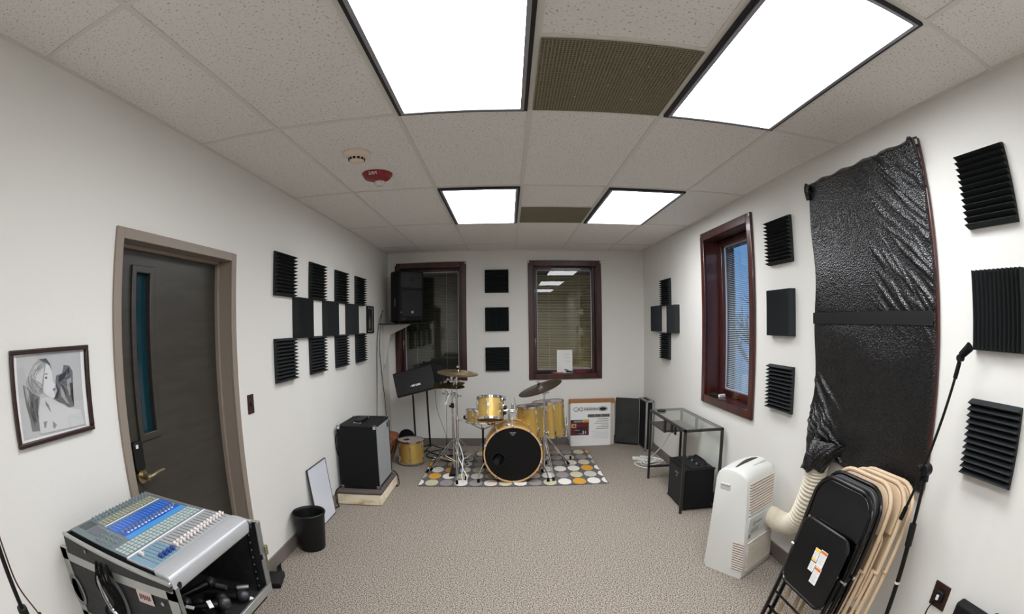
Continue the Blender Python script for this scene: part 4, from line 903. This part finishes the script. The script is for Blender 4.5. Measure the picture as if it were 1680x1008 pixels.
for j in range(NZ+1):
    v = j/NZ
    for i in range(NY+1):
        u = i/NY
        y = Y0+(Y1-Y0)*u; z = Z0+(Z1-Z0)*v
        y += .012*math.sin(v*17)*u**8 - .004*math.sin(v*23)*(1-u)**8
        if v > .97: z += .005*math.sin(u*31)*((v-.97)/.03)
        if v < .06: z += .02*math.sin(u*9+1)*(1-v/.06)-.035*u*(1-v/.06)
        x = -.012*math.sin(PI*u)**.5*math.sin(PI*v)**.5
        for (fu, fv, wd, ln, am, a) in folds:      # diagonal folds fanning from the near upper edge
            du, dv = u-fu, v-fv; p = du*math.cos(a)+dv*math.sin(a)*1.6; q_ = -du*math.sin(a)+dv*math.cos(a)*1.6
            if abs(q_) < 3*ln and abs(p) < 4*wd: x -= am*math.exp(-(p/wd)**2-(q_/ln)**2)
        tb = math.exp(-((v-.497)/.018)**2); x += .004*tb
        x -= .0022*math.sin(26*v+8*u+3*math.sin(6*u))*math.sin(PI*u)*(1-tb)*(.4 if v > .5 else 1)
        gx = math.exp(-((u-.86)/.16)**2-((v-.06)/.10)**2); x -= .055*gx+.014*gx*math.sin(60*u+25*v)
        e = min(u, 1-u, v, 1-v)
        if e < .012: x += .016*(1-e/.012)+.004
        vs.append((x, y, z))
b = MB(); b.add(vs, [(j*(NY+1)+i, j*(NY+1)+i+1, (j+1)*(NY+1)+i+1, (j+1)*(NY+1)+i) for j in range(NZ) for i in range(NY)])
o = b.build('sheet', PLAS, t, ang=180); so = o.modifiers.new('s', 'SOLIDIFY'); so.thickness = .0015; so.offset = 0
b = MB()
for i in range(40):
    pass
vs = []; NA, NH = 60, 22
for j in range(NH+1):
    s_ = j/NH; rr = .074+.006*s_+.075*s_**1.8
    for i in range(NA):
        a = 2*PI*i/NA; r_ = rr*(1+.07*math.sin(a*9+s_*4)+.05*math.sin(a*17-s_*7)); zz = .79+.17*s_+.014*math.sin(a*5)*(1-s_)
        vs.append((-.072+.11*s_**2+r_*math.cos(a)*(1-.25*s_), 2.222-.05*s_+r_*math.sin(a)*1.05, zz))
vs = [(min(x, .012), y, z) for x, y, z in vs]
b.add(vs, [(j*NA+i, j*NA+(i+1) % NA, (j+1)*NA+(i+1) % NA, (j+1)*NA+i) for j in range(NH) for i in range(NA)])
b.build('gathered_cuff', PLAS, t, ang=180)
b = MB(); b.box(-.019, -.014, Y0+.01, Y1-.01, 1.600, 1.664); b.build('tape_strip', mat('black_tape', (20, 20, 22), .38), t)
b = MB(); b.tube([(-.012, 2.365, 2.42), (-.022, 2.372, 2.39), (-.012, 2.378, 2.33)], lambda s: .024-.012*s, smooth=4); b.build('bunched_corner', PLAS, t)
b = MB(); b.tube([(-.012, 1.45, 2.42), (-.03, 1.425, 2.40), (-.026, 1.42, 2.32)], lambda s: .022-.012*s, smooth=4); b.build('bunched_corner', PLAS, t)
# ---------------------------------------------------------------- leaning stack of folding chairs
BLKC = mat('chair_black', (9, 9, 10), .22); BGEC = mat('chair_beige', (196, 172, 142), .3); VINYL = mat('chair_vinyl', (40, 44, 46), .5, bump=((400, 400, 400), 2, .0006))
def chair(lb, m, padded, grp=None, stickers=False):
    t = thing('folding_chair', lb, 'folding chair', group=grp)
    hw, Lg = .222, .967
    pth = [(-hw, 0, .012), (-hw, 0, .30), (-hw, 0, .60), (-hw, 0, .80)]+[(-hw+.115-.115*math.cos(a), 0, .83+.125*math.sin(a)) for a in [PI/2*k/6 for k in range(1, 7)]]
    pth += [(-x, y, z) for x, y, z in reversed(pth)]
    MB().tube(pth, .0115, n=10).build('frame', m, t)
    bp_ = [(-.205, .735), (.205, .735), (.205, .82)]+[(.105+.10*math.cos(a), .835+.108*math.sin(a)) for a in [PI/2*k/6 for k in range(7)]]+[(-.105-.10*math.sin(a), .835+.108*math.cos(a)) for a in [PI/2*k/6 for k in range(7)]]+[(-.205, .82)]
    XZ2 = Matrix(((1,0,0,0),(0,0,1,0),(0,1,0,0),(0,0,0,1)))
    b = MB(); b.prism(bp_, -.006 if not padded else -.022, .006, XZ2); b.build('backrest', VINYL if padded else m, t, bevel=.004 if not padded else .01, seg=3)
    b = MB(); b.prism(rrect(-.187, .187, .385, .735, .055, 6), -.030, -.022, XZ2); st = b.build('seat', m, t, bevel=.003)
    pr = rrect(-.187, .187, .385, .735, .055, 6); b = MB(); b.tube([(x, -.028, z) for x, z in pr]+[(pr[0][0], -.028, pr[0][1])], .0075, n=8, cap=False); b.build('rolled_rim', m, st)
    if padded: MB().prism(rrect(-.175, .175, .40, .72, .05, 6), -.022, .0, XZ2).build('seat_pad', VINYL, t, bevel=.008)
    for s_ in (-1, 1):
        MB().tube([(s_*.198, -.018, .014), (s_*.198, -.018, .30), (s_*.200, -.012, .56)], .0105, n=8).build('rear_leg', m, t)
        MB().cyl((s_*hw, 0, 0), (s_*hw, 0, .03), .015, n=12).build('rubber_foot', RUBBER, t)
        MB().cyl((s_*(hw+.014), -.006, .56), (s_*.186, -.006, .56), .009, n=10).build('pivot', CHROME if m is BLKC else m, t)
    for z, y in ((.13, -.018), (.30, -.018)) if not padded else ((.16, -.018),): MB().cyl((-.198, y, z), (.198, y, z), .0065, n=8).build('crossbar', m, t)
    if stickers: MB().cyl((-hw, 0, .20), (hw, 0, .20), .0075, n=8).build('crossbar', m, t)
    if stickers:
        LW = plain('label_white', (226, 224, 222), .6); LO = plain('label_orange', (214, 104, 30), .6); LY = plain('label_yellow', (236, 196, 60), .6); LG = plain('label_grey', (176, 176, 178), .6)
        for (x0, x1, z0, z1, bands) in ((-.01, .042, .555, .635, ((.620, .632, LO),)), (-.006, .046, .47, .553, ((.537, .549, LO),)), (-.054, -.014, .565, .628, ((.612, .626, LY), (.567, .577, LY))), (-.052, -.01, .515, .560, ())):
            x0, x1 = x0+.03, x1+.03
            b = MB(); b.cur = 0; b.box(x0, x1, -.0312, -.030, z0, z1); ms_ = [LW]
            for k, (a, c, mm) in enumerate(bands):
                if mm not in ms_: ms_.append(mm)
                b.cur = ms_.index(mm); b.box(x0+.002, x1-.002, -.0318, -.031, a, c)
            ms_.append(LG); b.cur = len(ms_)-1; top_ = (bands[0][0] if bands else z1)-.006
            k = 0
            while top_-.007*k > z0+.010: b.box(x0+.005, x1-.006-.006*(k % 3), -.0316, -.031, top_-.007*k-.002, top_-.007*k); k += 1
            b.build('warning_label', ms_, st, smooth=False)
    return t
c1 = chair('black metal folding chair in front of the leaning stack, warning labels on its seat', BLKC, False, None, True)
c2 = chair('black folding chair with padded vinyl back, second in the leaning stack', BLKC, True)
c3 = chair('beige folding chair right behind the two black ones in the stack', BGEC, False, 'beige folding chairs')
c4 = dup(c3, label='beige folding chair in the middle of the three beige ones'); c5 = dup(c3, label='beige folding chair nearest the wall, last in the leaning stack')
th = math.radians(16.2); ez = Vector((math.sin(th), 0, math.cos(th))); ey = Vector((math.cos(th), 0, -math.sin(th))); ex = ey.cross(ez)
for c, nrm, lat in ((c1, 0, 0), (c2, .055, .01), (c3, .108, .004), (c4, .162, -.035), (c5, .204, -.05)):
    base = Vector((1.243+nrm/math.cos(th), 1.648+lat, .003))
    c.matrix_world = axes(ex, ey, ez, base) @ Matrix.Diagonal((1, 1, .968 if c is c1 else .985 if c is c2 else 1, 1))
# ---------------------------------------------------------------- microphone stands
t = thing('microphone_stand', 'tall black microphone stand with a boom, beside the folding chairs at the right', 'microphone stand', (1.652, 1.31, 0))
b = MB(); b.cyl((0, 0, .03), (0, 0, .75), .0125); b.build('lower_tube', BLACKM, t); b = MB(); b.cyl((0, 0, .74), (.0, -.012, 1.03), .009); b.build('upper_tube', BLACKM, t)
b = MB(); b.cyl((0, 0, .69), (0, 0, .79), .018, n=14); b.build('height_clutch', BLACKP, t); b = MB(); b.cyl((0, 0, .503), (0, 0, .513), .0145, n=16); b.build('white_ring', WHITE, t)
b = MB(); b.cyl((-.02, -.012, 1.03), (.02, -.012, 1.03), .026, n=16); b.box(-.01, .01, -.03, .02, .98, 1.03); b.cyl((-.05, .0, 1.04), (-.02, .0, 1.04), .014, n=8); b.build('boom_clamp', BLACKP, t, bevel=.003)
d1 = Vector((.016, -.115, 1.425)); d0 = Vector((-.035, .06, .80))
b = MB(); b.cyl(d0, d1, .0068); b.build('boom_arm', BLACKM, t); b = MB(); dd = (d1-d0).normalized(); b.cyl(d0, d0+dd*.06, .011, n=10); b.build('arm_sleeve', RUBBER, t)
b = MB(); b.cyl(d1-dd*.02, d1+dd*.045, .011, n=12); b.cyl(d1+dd*.045, d1+dd*.06, .006, n=8); b.cyl(d1+dd*.06+Vector((-.016, 0, 0)), d1+dd*.06+Vector((.016, 0, 0)), .014, n=12)
b.cyl(d1+dd*.07, d1+dd*.07+Vector((0, -.05, .035)), .016, .02, n=14); b.build('microphone_clip', RUBBER, t)
for k in range(3):
    a = 2*PI*k/3+2.9; b = MB(); b.cyl((.012*math.cos(a), .012*math.sin(a), .09), (.135*math.cos(a), .135*math.sin(a), .012), .008, n=8); b.build('leg', BLACKM, t)
t = thing('microphone_stand', 'black microphone stand with a hanging cord at the bottom left edge', 'microphone stand', (-1.25, .505, 0))
b = MB(); b.cyl((0, 0, .05), (0, 0, .86), .0125); b.build('lower_tube', BLACKM, t); b = MB(); b.cyl((0, 0, .85), (0, 0, 1.36), .009); b.build('upper_tube', BLACKM, t)
b = MB(); b.cyl((0, 0, .83), (0, 0, .93), .02, n=14); b.cyl((0, .0, .88), (-.03, -.03, .88), .01, n=8); b.build('height_clutch', BLACKP, t, bevel=.003)
b = MB(); b.tube([(.0, .012, 1.3), (.012, .012, 1.1), (.01, .018, .99), (.035, .045, .90), (.045, .06, .80), (.04, .06, .5), (.06, .09, .02)], .0035, n=6, smooth=6); b.build('cord', mat('brown_cord', (70, 44, 28), .5), t)
MB().cyl((.036, .046, .905), (.04, .05, .88), .008, n=8).build('cord_clip', RUBBER, t)
for k in range(3):
    a = 2*PI*k/3+.4; b = MB(); b.cyl((.012*math.cos(a), .012*math.sin(a), .10), (.22*math.cos(a), .22*math.sin(a), .012), .009, n=8); b.build('leg', BLACKM, t)
# ---------------------------------------------------------------- rack case, mixing desk
t = thing('low_table', 'plain black low table under the rack case by the left wall', 'table', (-1.575, .975, 0))
b = MB(); b.box(0, .60, 0, .54, .535, .566); b.build('table_top', BLACKM, t, bevel=.003)
for x in (.08, .46):
    for y in (.08, .42): MB().box(x, x+.035, y, y+.035, 0, .535).build('leg', BLACKM, t)
t = thing('rack_case', 'open black flight rack case with aluminium edges at the lower left', 'rack case', (-1.584, .965, .568))
CX, CY, CZ, wl = .628, .57, .307, .010
PLY = mat('case_laminate', (34, 34, 36), .5, noise=((42, 42, 42), (30, 30, 30), 2, .4, .6)); INT = mat('case_inside', (12, 12, 13), .9)
MB().box(.004, CX-.004, .004, .004+wl, .004, CZ-.004).build('near_panel', PLY, t); MB().box(.004, CX-.004, CY-.004-wl, CY-.004, .004, CZ-.004).build('far_panel', PLY, t)
MB().box(.004, .004+wl, .014, CY-.014, .004, CZ-.004).build('wall_side_panel', PLY, t); MB().box(.004, CX-.004, .014, CY-.014, .004, .016).build('floor_panel', INT, t)
w_ = .042
for y in (0, CY):
    s_ = 1 if y == 0 else -1
    a, c = sorted((y-s_*.0015, y+s_*.004)); a2, c2 = sorted((y-s_*.0015, y+s_*.018))
    if y == 0:
        MB().box(0, .247, a, c, CZ-w_-.004, CZ+.001).build('aluminium_edge', ALU, t, bevel=.001); MB().box(.325, CX, a, c, CZ-w_-.006, CZ+.001).build('aluminium_edge', ALU, t, bevel=.001)
        MB().box(0, .247, a2, c2, CZ-.004, CZ+.0015).build('aluminium_edge', ALU, t, bevel=.001); MB().box(.325, CX, a2, c2, CZ-.004, CZ+.0015).build('aluminium_edge', ALU, t, bevel=.001)
    else: MB().box(0, CX, a2, c2, CZ-.004, CZ+.0015).build('aluminium_edge', ALU, t, bevel=.001); MB().box(0, CX, a, c, CZ-w_, CZ+.001).build('aluminium_edge', ALU, t, bevel=.001)
    MB().box(0, CX, a, c, 0, w_).build('aluminium_edge', ALU, t, bevel=.001)
    MB().box(CX-w_-.004, CX+.0015, a, c, 0, CZ).build('aluminium_edge', ALU, t, bevel=.001); MB().box(0, w_, a, c, 0, CZ).build('aluminium_edge', ALU, t, bevel=.001)
    MB().box(CX-.004, CX+.0015, a2, c2, 0, CZ).build('aluminium_edge', ALU, t, bevel=.001)
MB().box(CX-.010, CX+.002, 0, CY, -.001, .034).build('aluminium_edge', ALU, t, bevel=.002)
for a in ((CY-.034, CY, .175, CZ), (CY-.034, CY, .036, .150), (0, .016, .036, CZ)): MB().box(CX-.003, CX+.002, *a).build('aluminium_edge', ALUD, t, bevel=.001)
for y in (.020, CY-.056):
    b = MB(); b.box(CX-.035, CX-.030, y, y+.016, .02, CZ-.01)
    o = b.build('rack_rail', BLACKM, t)
    for k in range(8): MB().cyl((CX-.030, y+.008, .04+.032*k), (CX-.028, y+.008, .04+.032*k), .0035, n=6).build('screw', ALU, o)
b = MB(); b.box(CX-.004, CX+.010, CY-.004, CY+.014, .16, .20); b.box(CX-.002, CX+.006, CY-.0, CY+.005, .09, .16); b.build('hinge_latch', plain('latch', (140, 134, 104), .4, .7), t, bevel=.002)
def dish(x, z, r, nm):
    YX = Matrix(((1,0,0,x),(0,0,-1,0),(0,1,0,z),(0,0,0,1)))
    o = MB().lathe([(r*.72, .001), (r*.8, .005), (r, .003), (r, -.001)], 28, YX @ Matrix.Diagonal((1, 1.5, 1, 1))).build(nm, ALUD, t)
    MB().lathe([(0, .0015), (r*.73, .0015)], 28, YX @ Matrix.Diagonal((1, 1.5, 1, 1))).build('dish_plate', plain('dish_dark', (44, 44, 46), .4, .5), o); return o
dish(.030, .135, .045, 'butterfly_latch'); hd = dish(.292, .175, .066, 'handle_dish')
b = MB(); b.tube([(.27, -.012, .285), (.262, -.03, .25), (.285, -.034, .16), (.325, -.03, .12), (.335, -.012, .09)], .009, smooth=5); b.build('carry_handle', CHROME, hd)
MB().box(.437, .507, -.0035, -.0012, .215, .262).build('sticker', plain('sticker_pink', (206, 190, 186), .6), t)
b = MB()
for k in range(6): b.box(.447+.009*k, .453+.009*k, -.0042, -.0034, .229+.003*(k % 2), .248)
b.build('sticker_print', plain('sticker_ink', (96, 40, 40), .6), t, smooth=False)
for x, z in ((.55, .235), (.55, .05), (.20, .05)): MB().cyl((x, -.003, z), (x, .001, z), .007, n=12).build('rivet', ALU, t)
o = MB()
for k in range(9):
    x0 = -1.584+.255+.009*k; ph = rn.uniform(0, 6)
    o.tube([(x0, .985, .905-.004*k), (x0-.004, .962-.004*(k % 3), .895), (x0+.01*math.sin(ph), .945-.006*(k % 3), .86), (x0+.03*math.sin(ph+1), .938, .80), (x0+.02+.03*math.cos(ph), .942, .74), (x0+.035*math.sin(ph+2), .935, .69), (x0+.02, .945, .64), (x0-.02+.02*math.sin(ph), .94, .60)], .004, n=6, smooth=6)
tag(o.build('cable_bundle', RUBBER), 'tangle of black cables hanging over the near side of the rack case', 'cable')
# lid tray and mixer share the slope of the pop up lid
P0 = Vector((-1.500, .945, .953)); EA = Vector((.9955, 0, -.0948)).normalized(); EN = Vector((.0948, 0, .9955)).normalized(); EB = EN.cross(EA)
MP = axes(EA, EB, EN, P0)
t = thing('mixer_tray', 'black sloping tray with aluminium rims on top of the rack case', 'tray'); t.matrix_world = MP
def side(b_, y0, y1): b_.prism([(0, -.003), (0, -.078), (.545, -.030), (.545, -.003)], y0, y1, Matrix(((1,0,0,0),(0,0,1,0),(0,1,0,0),(0,0,0,1))))
b = MB(); side(b, .003, .013); b.build('side_wall', PLY, t); b = MB(); side(b, .523, .533); b.build('side_wall', PLY, t)
MB().box(0, .01, .013, .523, -.075, -.004).build('back_wall', PLY, t)
for y in (0, .521): MB().box(-.002, .547, y, y+.014, -.012, .002).build('aluminium_rim', ALU, t, bevel=.003)
MB().box(.13, .14, -.002, .003, -.032, -.02).build('latch_clip', BRASS, t)
t = thing('mixing_desk', 'silver and blue digital mixing desk with rows of knobs and white faders', 'mixer'); t.matrix_world = MP
MXD = mat('mixer_panel', (102, 114, 116), .4); MXS = mat('mixer_silver', (176, 178, 180), .38, .35)
b = MB(); b.prism([(.014, .004), (.014, -.045), (.50, -.050), (.50, .006)], .036, .500, Matrix(((1,0,0,0),(0,0,1,0),(0,1,0,0),(0,0,0,1)))); b.build('body', plain('mixer_side', (36, 38, 42), .4), t, bevel=.003)
MB().box(.018, .338, .034, .502, .0042, .008).build('control_panel', MXD, t, bevel=.001)
MB().box(.343, .495, .026, .510, .004, .012).build('fader_panel', MXS, t, bevel=.002)
b = MB(); b.prism([(.470, .014), (.515, .014), (.536, .006), (.545, -.012), (.543, -.046), (.533, -.052), (.49, -.05)], .018, .518, Matrix(((1,0,0,0),(0,0,1,0),(0,1,0,0),(0,0,0,1)))); b.build('front_lip', MXS, t, bevel=.006, seg=3)
b = MB(); b.cyl((.544, .05, -.028), (.547, .05, -.028), .012, n=16); b.build('headphone_socket', BLACKP, t)
BL1 = plain('mixer_blue', (36, 84, 176), .35); BL2 = plain('mixer_light_blue', (66, 142, 208), .35)
b = MB(); b.cur = 0; b.box(.128, .232, .145, .492, .0078, .0088); b.cur = 1; b.box(.234, .262, .140, .497, .0078, .0088); b.cur = 2
for k in range(16): b.box(.132, .180, .155+.0212*k, .1575+.0212*k, .0088, .0092)
b.cur = 3; b.box(.225, .232, .30, .40, .0088, .0091)
b.build('blue_section', [BL1, BL2, plain('mixer_pale_blue', (110, 170, 220), .4), plain('mixer_deep', (26, 50, 140), .4)], t, smooth=False)
b = MB(); b.box(.112, .116, .15, .495, .0078, .0092); b.box(.344, .350, .03, .506, .012, .0128); b.build('white_line', plain('line_white', (225, 228, 230), .4), t, smooth=False)
MB().box(.085, .15, .070, .128, .0078, .0092).build('display', plain('lcd', (92, 94, 104), .25), t); MB().box(.03, .075, .075, .145, .0078, .0088).build('usb_panel', plain('slate', (62, 70, 72), .4), t)
KN = plain('knob_grey', (120, 132, 136), .35); kb = MB().cyl((0, 0, .008), (0, 0, .017), .0062, .005, n=10).build('knob', KN, t)
def put(src, x, y):
    o = src.copy(); COL.objects.link(o); o.parent = t; o.location = (x, y, 0); return o
first = [True]
def knob(x, y):
    if first[0]: kb.location = (x, y, 0); first[0] = False
    else: put(kb, x, y)
for k in range(16):
    for a in (.030, .050): knob(a, .160+.0212*k)
for k in range(16): knob(.207, .158+.0212*k)
for a in (.165, .190, .215, .240):
    for y in (.055, .085, .115): knob(a, y)
yb_ = MB(); 
for k in range(16):
    for j in range(3): yb_.box(.068+.0135*j, .076+.0135*j, .154+.0212*k, .166+.0212*k, .008, .0105)
o = yb_.build('channel_buttons', plain('button_olive', (168, 164, 132), .5), t, smooth=False); o['kind'] = 'stuff'
yb_ = MB()
for k in range(21):
    for j in range(4): yb_.box(.270+.0165*j, .281+.0165*j, .044+.0218*k, .060+.0218*k, .008, .011)
o = yb_.build('select_buttons', plain('button_pale', (170, 182, 180), .5), t, smooth=False); o['kind'] = 'stuff'
yb_ = MB()
for k in range(14): yb_.box(.219, .224, .17+.0212*k, .180+.0212*k, .009, .0115)
o = yb_.build('status_buttons', plain('button_white', (225, 230, 245), .4), t, smooth=False); o['kind'] = 'stuff'
b = MB(); b.box(.355, .462, .03, .185, .0118, .0126); b.build('blue_fader_field', plain('mixer_steel_blue', (112, 142, 160), .4), t, smooth=False)
b = MB()
for k in range(21): b.box(.362, .458, .062+.0213*k, .0655+.0213*k, .0122, .0130)
b.build('fader_slots', plain('slot_grey', (96, 92, 90), .5), t, smooth=False)
def cap(m_, nm, x, y):
    b = MB(); b.prism([(-.011, .013), (.011, .013), (.008, .026), (.002, .022), (-.002, .022), (-.008, .026)], -.0065, .0065, Matrix(((1,0,0,0),(0,0,1,0),(0,1,0,0),(0,0,0,1))))
    o = b.build(nm, m_, t, bevel=.0015); o.location = (x, y, 0); return o
cw_ = cap(plain('cap_white', (206, 198, 194), .35), 'fader_cap', .432, .200)
for k in range(1, 15): put(cw_, .432, .200+.0213*k)
cb_ = cap(plain('cap_blue', (34, 62, 128), .35), 'fader_cap', .440, .105)
for k in range(1, 4): put(cb_, .440, .105+.0213*k)
put(cw_, .374, .075)
# microphones heaped in the case
def microphone(lb):
    t = thing('microphone', lb, 'microphone', group='microphones in the rack case')
    MB().tube([(-.085, 0, 0), (-.02, 0, 0), (.055, 0, 0)], lambda s: .0105+.007*s, n=14).build('handle', BLACKM, t)
    MB().lathe([(0, .034), (.014, .031), (.023, .020), (.0255, .006), (.024, -.004), (.018, -.012)], 18, Matrix.Translation((.072, 0, 0)) @ Matrix.Rotation(PI/2, 4, 'Y')).build('grille', mat('mic_mesh', (60, 60, 62), .4, .6), t)
    return t
m0 = microphone('black microphone in the heap inside the open rack case'); k = 0
for i, (x, y, a, z) in enumerate([(-1.06, 1.03, 150, .612), (-1.08, 1.10, 165, .612), (-1.05, 1.17, 140, .612), (-1.25, 1.06, 10, .612), (-1.24, 1.14, -15, .612), (-1.22, 1.24, 20, .612), (-1.04, 1.27, 120, .612), (-1.08, 1.36, 20, .612), (-1.22, 1.36, 70, .612), (-1.12, 1.12, 110, .655), (-1.07, 1.21, 35, .655)]):
    o = m0 if i == 0 else dup(m0); o.location = (x, y, z); o.rotation_euler = (0, 0, math.radians(a))
for i, (x, y, a, w1) in enumerate([(-1.09, 1.15, 20, .016), (-1.03, 1.20, -40, .02), (-1.00, 1.40, 70, .03)]):
    t = thing('label_tag', ('white tape tag among the microphones in the case, the smallest', 'white tape tag among the microphones in the case, the middle one', 'white tape tag near the far corner of the open case')[i], 'tag', (x, y, .674 if i < 2 else .588), (0, .2, math.radians(a)), 'white tags in the case'); MB().box(-w1, w1, -.009, .009, 0, .003).build('tape', PAPER, t)
for i, (x, y, a) in enumerate([(-1.14, 1.44, 0), (-1.05, 1.47, 30)]):
    t = thing('cable_plug', ('grey cable plug lying in the case, nearer the wall', 'grey cable plug lying in the case, nearer the opening')[i], 'plug', (x, y, .598), (0, 0, math.radians(a)), 'plugs in the case')
    MB().cyl((-.03, 0, 0), (.02, 0, 0), .011, n=12).build('shell', ALUD, t); MB().cyl((-.07, 0, 0), (-.03, 0, 0), .005, n=8).build('strain_relief', RUBBER, t)
# ---------------------------------------------------------------- things on the sills
t = thing('paper_notice', 'white sheet of paper with faint handwriting standing in the right back window', 'paper', (.640, YB+.088, .957), (math.radians(-2), 0, 0))
MB().box(0, .208, 0, .001, 0, .30).build('sheet', PAPER, t, smooth=False)
b = MB()
for k, (z, x0) in enumerate(((.24, .09), (.195, .10), (.15, .11))):
    b.tube([(x0+.008*i, -.0008, z+.005*math.sin(i*2.1+k)) for i in range(10)], .0010, n=4, smooth=2)
b.build('handwriting', INK[0], t, smooth=False)
tag(MB().cyl((.36, YB+.05, .966), (.56, YB+.045, .966), .009, n=12).build('black_stick', BLACKP), 'black rod lying on the sill of the right back window', 'rod')
tag(MB().cyl((.585, YB+.05, .963), (.72, YB+.048, .963), .006, n=8).build('pencil', plain('pencil_orange', (196, 110, 40), .4)), 'orange pencil lying on the sill of the right back window', 'pencil')
tag(MB().cyl((.90, YB+.05, .965), (1.03, YB+.05, .965), .008, n=10).build('marker_pen', plain('marker_red', (170, 24, 50), .35)), 'red marker pen lying on the sill of the right back window', 'pen')
t = thing('small_gadget', 'small black and white gadget on the sill of the window with white blinds', 'gadget', (XR+.045, 3.90, .952), (0, 0, math.radians(18)))
MB().box(-.035, .035, -.03, .10, 0, .022).build('body', BLACKP, t, bevel=.003); MB().box(-.036, .036, -.05, -.03, 0, .026).build('white_end', WHITE, t, bevel=.003)
